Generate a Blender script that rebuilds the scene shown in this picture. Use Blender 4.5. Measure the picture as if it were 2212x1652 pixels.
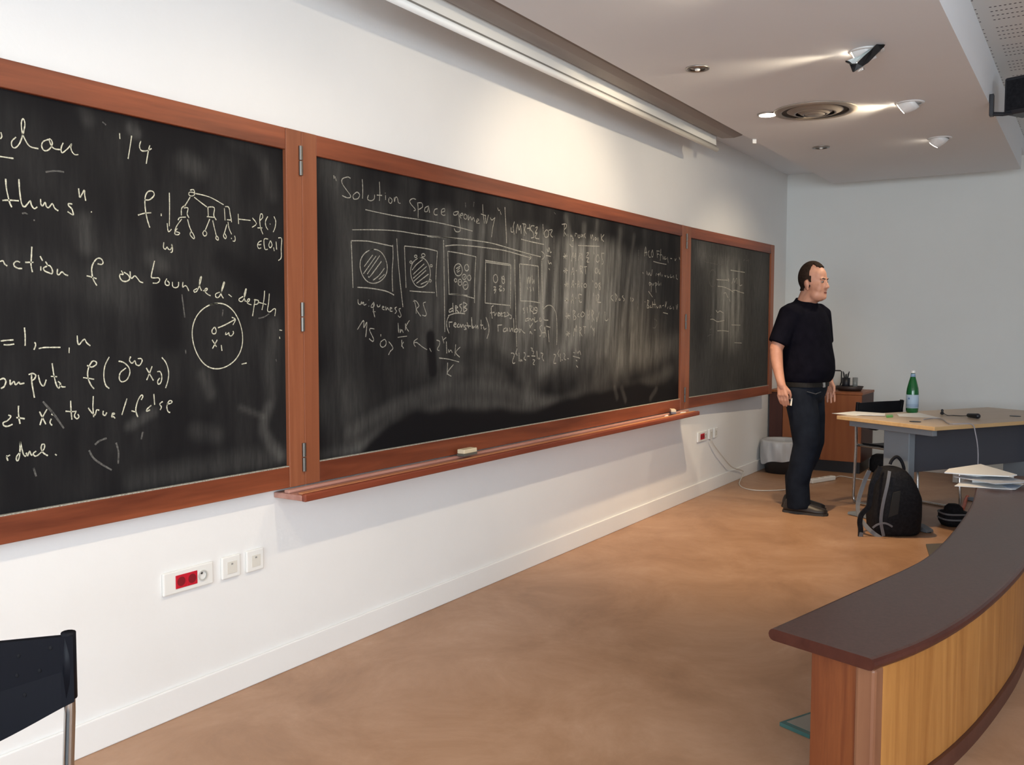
import bpy, bmesh, math, random
import numpy as np
from mathutils import Vector, Matrix
random.seed(7)
for o in list(bpy.data.objects): bpy.data.objects.remove(o)
SC = bpy.context.scene
C = SC.collection
PI = math.pi

# ------------------------------------------------------------------ camera
CAM = Vector((0.0, -2.633, 1.344)); FPX = 2000.0; IW, IH = 2212.0, 1652.0
YAW, PITCH, ROLL = 1.00780, 0.061433, 0.0023219
FW = Vector((math.sin(YAW)*math.cos(PITCH), math.cos(YAW)*math.cos(PITCH), -math.sin(PITCH)))
_r = Vector((math.cos(YAW), -math.sin(YAW), 0)); _u = _r.cross(FW)
RT = _r*math.cos(ROLL) + _u*math.sin(ROLL); UP = -_r*math.sin(ROLL) + _u*math.cos(ROLL)
cd = bpy.data.cameras.new('camera'); cam = bpy.data.objects.new('camera', cd); C.objects.link(cam)
cd.sensor_width = 36.0; cd.lens = 36.0*FPX/IW; cd.clip_start = 0.02
cam.matrix_world = Matrix(((RT.x, UP.x, -FW.x, CAM.x), (RT.y, UP.y, -FW.y, CAM.y), (RT.z, UP.z, -FW.z, CAM.z), (0, 0, 0, 1)))
SC.camera = cam

# ------------------------------------------------------------------ world, daylight, exposure
w = bpy.data.worlds.new('world'); SC.world = w; w.use_nodes = True
w.node_tree.nodes['Background'].inputs[0].default_value = (0.62, 0.78, 1.0, 1)
w.node_tree.nodes['Background'].inputs[1].default_value = 1.0
SC.view_settings.view_transform = 'Standard'; SC.view_settings.look = 'None'
SC.view_settings.gamma = 1.0; SC.view_settings.use_curve_mapping = False
SC.view_settings.exposure = -0.22
RX0, RX1, RY0 = -2.6, 9.25, -6.2          # room bounds (the board wall is y = 0)
ZR, ZU, ZP = 2.65, 2.83, 2.94             # ceiling raft, slot ceiling, perforated ceiling
WINDOWS = [(-0.2, 1.7)]; FWINDOWS = [(-5.4, -3.6), (-3.2, -1.4)]; WZ0, WZ1 = 0.85, 2.45   # in the right wall, in the front wall behind the viewer
DAY_W, FDAY_W = 115.0, 155.0
for i, (a, b) in enumerate(WINDOWS):
    l = bpy.data.lights.new('window_daylight', 'AREA'); l.shape = 'RECTANGLE'
    l.size = b-a-0.16; l.size_y = WZ1-WZ0-0.16; l.energy = DAY_W; l.color = (0.79, 0.90, 1.0)
    o = bpy.data.objects.new('window_daylight', l); C.objects.link(o)
    o.location = ((a+b)/2, RY0-0.04, (WZ0+WZ1)/2); o.rotation_euler = (PI/2, 0, 0)
for i, (a, b) in enumerate(FWINDOWS):
    l = bpy.data.lights.new('window_daylight', 'AREA'); l.shape = 'RECTANGLE'
    l.size = b-a-0.16; l.size_y = WZ1-WZ0-0.16; l.energy = FDAY_W; l.color = (0.79, 0.90, 1.0)
    o = bpy.data.objects.new('window_daylight', l); C.objects.link(o)
    o.location = (RX0-0.04, (a+b)/2, (WZ0+WZ1)/2); o.rotation_euler = (PI/2, 0, -PI/2)
SPOT_W, SPOT_COL = 44.0, (1.0, 0.83, 0.60)

# ------------------------------------------------------------------ helpers
OFF = {}
def ray(px, py): return FW + RT*((px-IW/2)/FPX) - UP*((py-IH/2)/FPX)
def at(px, py, axis, val):                # point of the place seen at a pixel on the plane axis = val
    d = ray(px, py); t = (val-CAM[axis])/d[axis]; return CAM + d*t
def tag(o, label, cat, group=None):
    o['label'] = label; o['category'] = cat
    if group: o['group'] = group
    return o
def thing(name, label, cat, loc=(0, 0, 0), rz=0.0, group=None, world=True):
    o = bpy.data.objects.new(name, None); C.objects.link(o); o.empty_display_size = 0.1
    o.location = loc; o.rotation_euler = (0, 0, rz)
    tag(o, label, cat, group)
    OFF[o] = Vector(loc) if world else Vector((0, 0, 0))
    return o
def obj(name, bm, mat, parent=None, smooth=False, bevel=0.0, auto=True):
    if isinstance(bm, bmesh.types.BMesh):
        bmesh.ops.recalc_face_normals(bm, faces=bm.faces)
        me = bpy.data.meshes.new(name); bm.to_mesh(me); bm.free()
    else: me = bm
    o = bpy.data.objects.new(name, me); C.objects.link(o)
    if mat is not None: me.materials.append(mat)
    if parent is not None:
        o.parent = parent; off = OFF.get(parent, Vector((0, 0, 0))); OFF[o] = off
        if off.length: me.transform(Matrix.Translation(-off))
    if smooth:
        for p in me.polygons: p.use_smooth = True
    if bevel:
        m = o.modifiers.new('bevel', 'BEVEL'); m.width = bevel; m.segments = 2; m.limit_method = 'ANGLE'
    return o
def structure(o): o['kind'] = 'structure'; return o
def B(): return bmesh.new()
def box(bm, x0, x1, y0, y1, z0, z1):
    v = [bm.verts.new(p) for p in ((x0,y0,z0),(x1,y0,z0),(x1,y1,z0),(x0,y1,z0),(x0,y0,z1),(x1,y0,z1),(x1,y1,z1),(x0,y1,z1))]
    for f in ((0,3,2,1),(4,5,6,7),(0,1,5,4),(1,2,6,5),(2,3,7,6),(3,0,4,7)): bm.faces.new([v[i] for i in f])
    return v
def frame_of(d):
    d = d.normalized(); a = Vector((0, 0, 1)) if abs(d.z) < 0.95 else Vector((1, 0, 0))
    x = d.cross(a).normalized(); return x, d.cross(x).normalized()
def loft(bm, rings, cap=True, closed=True):
    vs = [[bm.verts.new(p) for p in r] for r in rings]
    n = len(vs[0])
    for a, b in zip(vs, vs[1:]):
        for i in range(n if closed else n-1): bm.faces.new((a[i], a[(i+1) % n], b[(i+1) % n], b[i]))
    if cap and closed:
        bm.faces.new(vs[0][::-1]); bm.faces.new(vs[-1])
    return vs
def tube(bm, pts, r, n=10, cap=True):
    pts = [Vector(p) for p in pts]; rings = []; X = None
    for i, p in enumerate(pts):
        d = (pts[min(i+1, len(pts)-1)]-pts[max(i-1, 0)]).normalized()
        if X is None: X, Y = frame_of(d)
        else:
            X = (X - d*X.dot(d)).normalized(); Y = d.cross(X)
        rr = r[i] if isinstance(r, (list, tuple)) else r
        rings.append([p + (X*math.cos(t)+Y*math.sin(t))*rr for t in (2*PI*k/n for k in range(n))])
    loft(bm, rings, cap)
def lathe(bm, prof, n=24, c=(0, 0, 0), cap=True):
    c = Vector(c)
    loft(bm, [[c + Vector((r*math.cos(2*PI*k/n), r*math.sin(2*PI*k/n), z)) for k in range(n)] for r, z in prof], cap)
def prism(bm, poly, h, M=None):           # polygon in local xy extruded to z = h
    M = M or Matrix.Identity(4)
    loft(bm, [[M @ Vector((x, y, 0)) for x, y in poly], [M @ Vector((x, y, h)) for x, y in poly]])
def ell(bm, c, r, seg=20, rings=14, M=None):
    m = Matrix.Translation(Vector(c)) @ (M or Matrix.Identity(4)) @ Matrix.Diagonal((r[0], r[1], r[2], 1))
    bmesh.ops.create_uvsphere(bm, u_segments=seg, v_segments=rings, radius=1.0, matrix=m)
def capsule(bm, a, ra, b, rb, n=18):      # tapered limb with round ends
    a, b = Vector(a), Vector(b); d = (b-a).normalized(); X, Y = frame_of(d); rings = []
    def ring(c, r): rings.append([c + (X*math.cos(t)+Y*math.sin(t))*r for t in (2*PI*k/n for k in range(n))])
    for k in (1, 2, 3, 4, 5): t = PI/2*(1-k/5); ring(a - d*ra*math.sin(t), max(ra*math.cos(t), 0.002))
    for k in (0, 1, 2, 3, 4): t = PI/2*k/5; ring(b + d*rb*math.sin(t), rb*math.cos(t))
    loft(bm, rings)
def catmull(p, m=5):
    if len(p) < 3: return [Vector(q) for q in p]
    p = [Vector(q) for q in p]; out = []
    for i in range(len(p)-1):
        a, b, c, d = p[max(i-1, 0)], p[i], p[i+1], p[min(i+2, len(p)-1)]
        for k in range(m):
            t = k/m; out.append(0.5*((2*b)+(c-a)*t+(2*a-5*b+4*c-d)*t*t+(3*b-a-3*c+d)*t**3))
    out.append(p[-1]); return out
def remesh(bm, voxel, smooth=6, fac=0.5):
    me = bpy.data.meshes.new('tmp'); bmesh.ops.recalc_face_normals(bm, faces=bm.faces); bm.to_mesh(me); bm.free()
    o = bpy.data.objects.new('tmp', me); C.objects.link(o)
    m = o.modifiers.new('r', 'REMESH'); m.mode = 'VOXEL'; m.voxel_size = voxel
    if smooth:
        s = o.modifiers.new('s', 'SMOOTH'); s.iterations = smooth; s.factor = fac
    dg = bpy.context.evaluated_depsgraph_get()
    out = bpy.data.meshes.new_from_object(o.evaluated_get(dg))
    bpy.data.objects.remove(o); bpy.data.meshes.remove(me)
    for p in out.polygons: p.use_smooth = True
    out.materials.clear()
    return out

# ------------------------------------------------------------------ materials
def mat(name, col, rough=0.6, metal=0.0, spec=0.5, **kw):
    m = bpy.data.materials.new(name); m.use_nodes = True; b = m.node_tree.nodes['Principled BSDF']
    b.inputs['Base Color'].default_value = (*col, 1); b.inputs['Roughness'].default_value = rough
    b.inputs['Metallic'].default_value = metal; b.inputs['Specular IOR Level'].default_value = spec
    for k, v in kw.items(): b.inputs[k.replace('_', ' ')].default_value = v
    return m
def mixmat(name, stops, scale=(1, 1, 1), nscale=3.0, detail=6.0, rough=0.5, bump=0.0, bscale=None, dist=0.0, spec=0.5, rgh=0.6):
    m = mat(name, stops[0][1], rough, spec=spec); nt = m.node_tree; N = nt.nodes; L = nt.links; b = N['Principled BSDF']
    tc = N.new('ShaderNodeTexCoord'); mp = N.new('ShaderNodeMapping'); mp.inputs['Scale'].default_value = scale
    nz = N.new('ShaderNodeTexNoise'); nz.inputs['Scale'].default_value = nscale; nz.inputs['Detail'].default_value = detail
    nz.inputs['Distortion'].default_value = dist; nz.inputs['Roughness'].default_value = rgh
    cr = N.new('ShaderNodeValToRGB')
    while len(cr.color_ramp.elements) < len(stops): cr.color_ramp.elements.new(0.5)
    for e, (p, c) in zip(cr.color_ramp.elements, stops): e.position = p; e.color = (*c, 1)
    L.new(tc.outputs['Object'], mp.inputs['Vector']); L.new(mp.outputs[0], nz.inputs['Vector'])
    L.new(nz.outputs[0], cr.inputs[0]); L.new(cr.outputs[0], b.inputs['Base Color'])
    if bump:
        bp = N.new('ShaderNodeBump'); bp.inputs['Strength'].default_value = bump; bp.inputs['Distance'].default_value = 0.004
        n2 = N.new('ShaderNodeTexNoise'); n2.inputs['Scale'].default_value = bscale or nscale*4
        L.new(tc.outputs['Object'], n2.inputs['Vector']); L.new(n2.outputs[0], bp.inputs['Height']); L.new(bp.outputs[0], b.inputs['Normal'])
    return m
def wood(name, dark, light, axis, rough=0.42, freq=14.0, spec=0.4):
    sc = [freq, freq, freq]; sc[axis] = freq*0.06
    return mixmat(name, [(0.30, dark), (0.52, tuple((a+b)/2 for a, b in zip(dark, light))), (0.72, light)], tuple(sc), 1.0, 5.0, rough, dist=0.6, spec=spec)
MAH_D, MAH_L = (0.105, 0.022, 0.009), (0.30, 0.082, 0.034)
M_mah_x = wood('mahogany_rail', (0.085, 0.017, 0.007), (0.32, 0.085, 0.034), 0, freq=9.0)
M_mah_z = wood('mahogany_stile', (0.20, 0.058, 0.024), (0.31, 0.105, 0.047), 2)
M_tray = wood('mahogany_ledge', (0.15, 0.028, 0.014), (0.30, 0.075, 0.036), 0, 0.35)
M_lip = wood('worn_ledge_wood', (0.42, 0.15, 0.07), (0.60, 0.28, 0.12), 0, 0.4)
M_wall = mixmat('white_wall_paint', [(0.3, (0.80, 0.79, 0.77)), (0.7, (0.84, 0.83, 0.81))], nscale=1.2, rough=0.75, bump=0.10, bscale=60, spec=0.25)
M_backwall = mixmat('off_white_wall_paint', [(0.3, (0.76, 0.77, 0.74)), (0.7, (0.80, 0.81, 0.78))], nscale=1.0, rough=0.8, bump=0.08, bscale=60, spec=0.25)
M_ceil = mixmat('white_ceiling_paint', [(0.3, (0.82, 0.835, 0.86)), (0.7, (0.85, 0.865, 0.89))], nscale=0.8, rough=0.85, bump=0.05, bscale=80, spec=0.2)
M_floor = mixmat('waxed_concrete_floor', [(0.25, (0.28, 0.148, 0.080)), (0.46, (0.375, 0.208, 0.117)), (0.60, (0.43, 0.25, 0.150)), (0.80, (0.53, 0.34, 0.23))], nscale=1.9, detail=10, rough=0.42, dist=0.5, rgh=0.72, bump=0.05, bscale=30, spec=0.4)
M_white = mat('white_plastic', (0.82, 0.81, 0.77), 0.4)
M_red = mat('red_plastic', (0.55, 0.012, 0.03), 0.35)
M_dark = mat('dark_hole', (0.03, 0.03, 0.03), 0.6)
M_black = mat('black_plastic', (0.012, 0.013, 0.018), 0.42)
M_shell = mat('black_shell', (0.0055, 0.006, 0.009), 0.5, spec=0.14)
M_blackfab = mixmat('black_nylon', [(0.3, (0.006, 0.006, 0.008)), (0.7, (0.016, 0.016, 0.019))], nscale=60, rough=0.75, spec=0.15)
M_greystrap = mat('grey_webbing', (0.16, 0.16, 0.17), 0.7)
M_chrome = mat('chrome', (0.50, 0.49, 0.48), 0.2, 1.0)
M_steel = mat('brushed_steel', (0.42, 0.40, 0.38), 0.35, 1.0)
M_hinge = mat('hinge_steel', (0.15, 0.14, 0.125), 0.42, 1.0)
M_paper = mat('white_paper', (0.80, 0.80, 0.78), 0.7)
M_paper2 = mat('blue_grey_paper', (0.42, 0.50, 0.62), 0.7)
M_beech = mixmat('beech_laminate', [(0.3, (0.52, 0.33, 0.15)), (0.7, (0.62, 0.41, 0.20))], (2, 30, 30), 1.0, 4, 0.38)
M_greymetal = mat('grey_painted_metal', (0.19, 0.215, 0.24), 0.5)
M_bluemetal = mat('blue_grey_painted_metal', (0.058, 0.063, 0.080), 0.55)
M_skin = mixmat('skin', [(0.3, (0.50, 0.235, 0.155)), (0.7, (0.60, 0.31, 0.21))], nscale=14, rough=0.5)
M_chalk = mixmat('chalk_bright', [(0.25, (0.26, 0.255, 0.20)), (0.65, (0.66, 0.64, 0.50))], nscale=160, detail=2, rough=0.9, spec=0.1)
M_chalk2 = mixmat('chalk_medium', [(0.25, (0.15, 0.145, 0.125)), (0.65, (0.46, 0.44, 0.37))], nscale=160, detail=2, rough=0.9, spec=0.1)
M_chalk3 = mixmat('chalk_faint', [(0.25, (0.03, 0.029, 0.028)), (0.65, (0.13, 0.125, 0.115))], nscale=140, detail=2, rough=0.9, spec=0.1)
M_chalkm = mixmat('chalk_thin', [(0.25, (0.13, 0.127, 0.11)), (0.65, (0.40, 0.385, 0.33))], nscale=150, detail=2, rough=0.9, spec=0.1)
M_chalkn = mixmat('chalk_thin_dull', [(0.25, (0.13, 0.125, 0.11)), (0.65, (0.44, 0.42, 0.36))], nscale=150, detail=2, rough=0.9, spec=0.1)
M_dusty = wood('dusty_ledge_wood', (0.36, 0.16, 0.12), (0.52, 0.29, 0.23), 0, 0.6)
def emis(name, col, st):
    m = mat(name, col, 0.5); b = m.node_tree.nodes['Principled BSDF']
    b.inputs['Emission Color'].default_value = (*col, 1); b.inputs['Emission Strength'].default_value = st; return m
M_lamp = emis('lit_lamp_face', (1.0, 0.86, 0.68), 30.0)

# ------------------------------------------------------------------ room shell
bm = B(); box(bm, RX0-.2, RX1+.2, RY0-.2, .2, -.1, 0); structure(obj('floor', bm, M_floor))
bm = B(); box(bm, RX0-.2, RX1+.2, 0, .2, 0, ZP+.1); structure(obj('wall_left', bm, M_wall))
bm = B(); box(bm, RX1, RX1+.2, RY0, 0, 0, ZP+.1); structure(obj('wall_back', bm, M_backwall))
bm = B(); box(bm, RX0-.2, RX0, RY0, 0, 0, WZ0); box(bm, RX0-.2, RX0, RY0, 0, WZ1, ZP+.1)
e = [RY0] + [v for p in FWINDOWS for v in p] + [0.0]
for k in range(0, len(e), 2): box(bm, RX0-.2, RX0, e[k], e[k+1], WZ0, WZ1)
structure(obj('wall_front', bm, M_wall))
for i, (a, b) in enumerate(FWINDOWS):
    bm = B(); x0, x1 = RX0-.03, RX0+.03
    box(bm, x0, x1, a, b, WZ0, WZ0+.07); box(bm, x0, x1, a, b, WZ1-.07, WZ1)
    for y in (a, (a+b)/2-.03, b-.07): box(bm, x0, x1, y, y+.07, WZ0+.07, WZ1-.07)
    structure(obj('window_%d' % (i+2), bm, M_white))
bm = B(); box(bm, RX0, RX1, RY0-.2, RY0, 0, WZ0); box(bm, RX0, RX1, RY0-.2, RY0, WZ1, ZP+.1)
e = [RX0] + [v for p in WINDOWS for v in p] + [RX1]
for k in range(0, len(e), 2): box(bm, e[k], e[k+1], RY0-.2, RY0, WZ0, WZ1)
structure(obj('wall_right', bm, M_wall))
for i, (a, b) in enumerate(WINDOWS):
    bm = B(); y0, y1 = RY0-.03, RY0+.03
    box(bm, a, b, y0, y1, WZ0, WZ0+.07); box(bm, a, b, y0, y1, WZ1-.07, WZ1)
    for x in (a, (a+b)/2-.03, b-.07): box(bm, x, x+.07, y0, y1, WZ0+.07, WZ1-.07)
    structure(obj('window_%d' % (i+1), bm, M_white))
# ceilings: slot above the board wall, suspended raft, perforated ceiling over the seats
bm = B(); box(bm, RX0, RX1, -1.3, 0, ZU, ZU+.11); structure(obj('ceiling', bm, M_ceil))
RAFT_Y0, RAFT_Y1, RAFT_X1 = -2.05, -0.535, 8.826
bm = B(); box(bm, RX0, RAFT_X1, RAFT_Y0, RAFT_Y1, ZR, ZU if False else ZP)
raft = structure(obj('ceiling.001', bm, M_ceil))
def perforated():
    m = mat('perforated_plaster', (0.76, 0.75, 0.73), 0.85); nt = m.node_tree; N = nt.nodes; L = nt.links; b = N['Principled BSDF']
    tc = N.new('ShaderNodeTexCoord'); sp = N.new('ShaderNodeSeparateXYZ'); L.new(tc.outputs['Object'], sp.inputs[0])
    def mth(op, a, bv=None):
        n = N.new('ShaderNodeMath'); n.operation = op
        for i, v in enumerate((a, bv)):
            if v is None: continue
            if isinstance(v, (int, float)): n.inputs[i].default_value = v
            else: L.new(v, n.inputs[i])
        return n.outputs[0]
    px = mth('SUBTRACT', mth('FRACT', mth('DIVIDE', sp.outputs[0], 0.075)), 0.5)
    py = mth('SUBTRACT', mth('FRACT', mth('DIVIDE', sp.outputs[1], 0.022)), 0.5)
    px = mth('MULTIPLY', px, 3.4)
    d = mth('SQRT', mth('ADD', mth('MULTIPLY', px, px), mth('MULTIPLY', py, py)))
    hole = mth('LESS_THAN', d, 0.30)
    gx = mth('LESS_THAN', mth('FRACT', mth('DIVIDE', sp.outputs[0], 0.375)), 0.80)
    gy = mth('LESS_THAN', mth('FRACT', mth('DIVIDE', mth('ADD', sp.outputs[1], 2.28), 0.22)), 0.78)
    f = mth('MULTIPLY', hole, mth('MULTIPLY', gx, gy))
    mx = N.new('ShaderNodeMix'); mx.data_type = 'RGBA'
    mx.inputs[6].default_value = (0.76, 0.75, 0.73, 1); mx.inputs[7].default_value = (0.05, 0.05, 0.05, 1)
    L.new(f, mx.inputs[0]); L.new(mx.outputs[2], b.inputs['Base Color']); return m
bm = B(); box(bm, RX0, RX1, RY0, RAFT_Y0, ZP, ZP+.1); structure(obj('ceiling.002', bm, perforated()))
bm = B(); box(bm, RAFT_X1, RX1, RAFT_Y0, -1.3, ZU, ZP+.1); structure(obj('ceiling.003', bm, M_ceil))
bm = B(); box(bm, RX0, RX1, -.012, 0, 0, .105); structure(obj('baseboard_left', bm, M_wall, bevel=.004))
bm = B(); box(bm, RX1-.012, RX1, RY0, -.012, 0, .105); structure(obj('baseboard_back', bm, M_wall, bevel=.004))

# ------------------------------------------------------------------ chalkboards
BZ0, BZ1 = 0.726, 2.077; RW = 0.080           # frame bottom, top, rail width
SX1, SX2, WW = 2.585, 6.490, 1.95             # the two hinge seams, wing width
YF, YS = -0.055, -0.038                       # frame front, slate face
def vnoise(x, y, seed=0):                     # smooth value noise on numpy arrays
    r = np.random.RandomState(seed); g = r.rand(64, 64)
    xi, yi = np.floor(x).astype(int), np.floor(y).astype(int); fx, fy = x-xi, y-yi
    fx, fy = fx*fx*(3-2*fx), fy*fy*(3-2*fy)
    a, b = g[xi % 64, yi % 64], g[(xi+1) % 64, yi % 64]; c, d = g[xi % 64, (yi+1) % 64], g[(xi+1) % 64, (yi+1) % 64]
    return (a*(1-fx)+b*fx)*(1-fy)+(c*(1-fx)+d*fx)*fy
def sstep(a, b, x): t = np.clip((x-a)/(b-a), 0, 1); return t*t*(3-2*t)
def swipe(D, X, Z, pts, width, s, soft=0.6, mode='add'):   # one pass of the eraser along a polyline
    pts = [Vector((p[0], p[1], 0)) for p in pts]; pts = catmull(pts, 4); best = np.full(X.shape, 9.0)
    for a, b in zip(pts, pts[1:]):
        dx, dz = b.x-a.x, b.y-a.y; l2 = dx*dx+dz*dz+1e-9
        t = np.clip(((X-a.x)*dx+(Z-a.y)*dz)/l2, 0, 1)
        best = np.minimum(best, np.hypot(X-a.x-t*dx, Z-a.y-t*dz))
    m = 1-sstep(width*(1-soft), width, best)
    if mode == 'add': D += s*m
    else: D *= 1-s*m
SLATE = {}
def slate_mat():
    m = mat('slate_with_chalk_dust', (0.01, 0.01, 0.012), 0.72, spec=0.12); nt = m.node_tree; N = nt.nodes; L = nt.links; b = N['Principled BSDF']
    at_ = N.new('ShaderNodeAttribute'); at_.attribute_name = 'dust'
    tc = N.new('ShaderNodeTexCoord'); mp = N.new('ShaderNodeMapping'); mp.inputs['Scale'].default_value = (60, 1, 7)
    nz = N.new('ShaderNodeTexNoise'); nz.inputs['Scale'].default_value = 1.0; nz.inputs['Detail'].default_value = 6; nz.inputs['Roughness'].default_value = 0.7
    L.new(tc.outputs['Object'], mp.inputs[0]); L.new(mp.outputs[0], nz.inputs['Vector'])
    mr = N.new('ShaderNodeMapRange'); mr.inputs[1].default_value = 0.25; mr.inputs[2].default_value = 0.75; mr.inputs[3].default_value = 0.45; mr.inputs[4].default_value = 1.45
    L.new(nz.outputs[0], mr.inputs[0])
    mu = N.new('ShaderNodeMath'); mu.operation = 'MULTIPLY'; mu.use_clamp = True
    L.new(at_.outputs['Fac'], mu.inputs[0]); L.new(mr.outputs[0], mu.inputs[1])
    mx = N.new('ShaderNodeMix'); mx.data_type = 'RGBA'; mx.inputs[6].default_value = (0.0062, 0.0058, 0.0070, 1); mx.inputs[7].default_value = (0.50, 0.49, 0.45, 1)
    L.new(mu.outputs[0], mx.inputs[0]); L.new(mx.outputs[2], b.inputs['Base Color']); return m
M_slate = slate_mat()
def slate(x0, x1, z0, z1, y, dustfn, step=0.011):
    nx, nz = int((x1-x0)/step)+1, int((z1-z0)/step)+1
    xs, zs = np.linspace(x0, x1, nx), np.linspace(z0, z1, nz); X, Z = np.meshgrid(xs, zs)
    D = np.zeros(X.shape); D = dustfn(D, X, Z, (X-x0)/(x1-x0), (Z-z0)/(z1-z0)); D = np.clip(D, 0, 1)
    V = np.stack([X.ravel(), np.full(X.size, y), Z.ravel()], 1)
    i = (np.arange(nz-1)[:, None]*nx+np.arange(nx-1)[None, :]).ravel()
    F = np.stack([i, i+1, i+nx+1, i+nx], 1)
    nv = len(V); bk = np.array([[x0, y+.012, z0], [x1, y+.012, z0], [x1, y+.012, z1], [x0, y+.012, z1]])
    me = bpy.data.meshes.new('slate'); me.from_pydata(np.vstack([V, bk]).tolist(), [], F.tolist()+[[nv+3, nv+2, nv+1, nv]])
    a = me.attributes.new('dust', 'FLOAT', 'POINT'); a.data.foreach_set('value', np.concatenate([D.ravel(), np.zeros(4)]).astype(np.float32))
    return me
def board(root, x0, x1, dustfn):
    z0, z1 = BZ0, BZ1
    s = obj('slate', slate(x0+RW-.004, x1-RW+.004, z0+RW-.004, z1-RW+.004, YS, dustfn), M_slate, root)
    for a, b in ((x0, x0+RW), (x1-RW, x1)):
        bm = B(); box(bm, a, b, YF, -.004, z0, z1); obj('stile', bm, M_mah_z, root, bevel=.0025)
    for nm, a, b in (('bottom_rail', z0, z0+RW), ('top_rail', z1-RW, z1)):
        bm = B(); box(bm, x0+RW+.0005, x1-RW-.0005, YF+.002, -.004, a, b); obj(nm, bm, M_mah_x, root, bevel=.0025)
    bm = B(); box(bm, x0+RW, x1-RW, YF+.004, YS, z0+RW-.001, z0+RW+.003); obj('chalk_dusted_edge', bm, M_chalk2, root)
    return s
def W2(px, py, y=YS):
    p = at(px, py, 1, y); return (p.x, p.z)
def dust_main(D, X, Z, U, V):
    Xs = X-.10*Z; st = vnoise(Xs*17, Z*1.3, 3)*0.45+vnoise(Xs*41, Z*2.0, 4)*0.35+vnoise(Xs*90, Z*3.5, 7)*.20             # vertical wiping streaks
    pt = vnoise(X*2.2, Z*2.6, 5)
    env = sstep(.03, .30, U)*(1-.5*sstep(.80, .98, U))*sstep(.16, .34, V)*(1-sstep(.90-.10*U, .97-.04*U, V+.05*vnoise(X*9, Z*0+1, 8)))
    peak = .30+.95*np.exp(-((U-.63)/.20)**2)+.35*np.exp(-((U-.36)/.13)**2)
    D += env*peak*(.070+.31*np.clip(st-.33, 0, 1)*(0.35+1.0*pt)*1.7)
    D += .035*sstep(.0, .04, U)*(1-sstep(.05, .09, U))*(.5+vnoise(X*30, Z*1.5, 2))  # pale strip by the left stile
    D += .045*vnoise(X*3, Z*5, 9)*vnoise(X*14, Z*3, 10)*1.6*sstep(.05, .2, V)
    # broad arcs of the sponge over the lower half
    for pts, wd, s in (([(745, 1005), (800, 960), (900, 900), (1010, 868), (1120, 880), (1240, 870)], .06, .045),
                       ([(760, 935), (850, 880), (960, 840), (1060, 835), (1160, 860), (1200, 870)], .045, .035),
                       ([(700, 1000), (780, 975), (850, 930)], .055, .035), ([(1240, 870), (1330, 800), (1420, 760), (1460, 740)], .10, .035),
                       ([(960, 820), (1030, 770), (1090, 770), (1140, 830)], .05, .030), ([(1140, 850), (1200, 770), (1270, 700), (1320, 640)], .09, .030),
                       ([(1300, 860), (1380, 835), (1450, 800)], .06, .035), ([(1170, 800), (1250, 720), (1290, 640)], .05, .030)):
        swipe(D, X, Z, [W2(*p) for p in pts], wd*1.4, s*1.7, .99)
    for pts, wd, s in (([(1222, 470), (1240, 540)], .035, .07), ([(1262, 490), (1255, 620)], .04, .085), ([(1290, 480), (1268, 720)], .03, .06), ([(1340, 500), (1310, 760)], .045, .06), ([(1370, 510), (1345, 700)], .03, .05), ([(1160, 600), (1180, 760)], .03, .05)):
        swipe(D, X, Z, [W2(*p) for p in pts], wd*1.2, s*1.2, .99)
    # clean black: under the last sponge arc and where it was wiped wet
    zb = np.interp(X, [W2(p, 900)[0] for p in (700, 780, 840, 900, 1060, 1160, 1260, 1380, 1470)],
                   [W2(p, q)[1] for p, q in ((700, 1000), (780, 985), (840, 925), (900, 897), (1060, 890), (1160, 893), (1260, 860), (1360, 838), (1470, 858))])
    D *= sstep(-.02, .035, Z-zb-.03*vnoise(X*7, Z*0, 6))
    swipe(D, X, Z, [W2(930, 728), (W2(935, 800))], .045, .93, .5, 'mul'); swipe(D, X, Z, [W2(700, 460), W2(705, 700)], .16, .55, .9, 'mul')
    swipe(D, X, Z, [W2(1010, 775), W2(1060, 765), W2(1110, 800)], .09, .65, .8, 'mul')
    for p, q in (((1328, 838), (1333, 858)), ((1343, 838), (1351, 864)), ((1418, 840), (1405, 860))): swipe(D, X, Z, [W2(*p), W2(*q)], .03, .05, .7)
    return D
def dust_left(D, X, Z, U, V):
    D += .006+.045*np.clip(vnoise(X*5, Z*4, 11)*.6+vnoise(X*22, Z*6, 12)*.4-.30, 0, 1)
    for pts, wd, s in (([(285, 275), (292, 285)], .035, .07), ([(400, 350), (430, 365)], .06, .03), ([(180, 480), (185, 530)], .05, .035), ([(330, 560), (345, 575)], .05, .03), ([(330, 890), (280, 920)], .03, .035),
                       ([(580, 880), (570, 930), (605, 985)], .04, .05), ([(590, 700), (585, 860)], .05, .022), ([(470, 940), (420, 930)], .05, .020), ([(300, 1040), (500, 1000), (600, 985)], .07, .022), ([(440, 810), (455, 850)], .04, .03), ([(180, 240), (190, 255)], .04, .03), ([(500, 300), (560, 330), (590, 420)], .05, .02), ([(0, 560), (300, 640)], .10, .012), ([(570, 900), (520, 880)], .02, .03)):
        swipe(D, X, Z, [W2(*p) for p in pts], wd, s*1.5, .95)
    swipe(D, X, Z, [W2(360, 640), W2(365, 720)], .10, .8, .7, 'mul'); swipe(D, X, Z, [W2(480, 560), W2(560, 620)], .07, .6, .8, 'mul')
    D *= sstep(-.01, .05, V+.02)*(1-.6*sstep(.93, 1.0, V))
    return D
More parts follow.
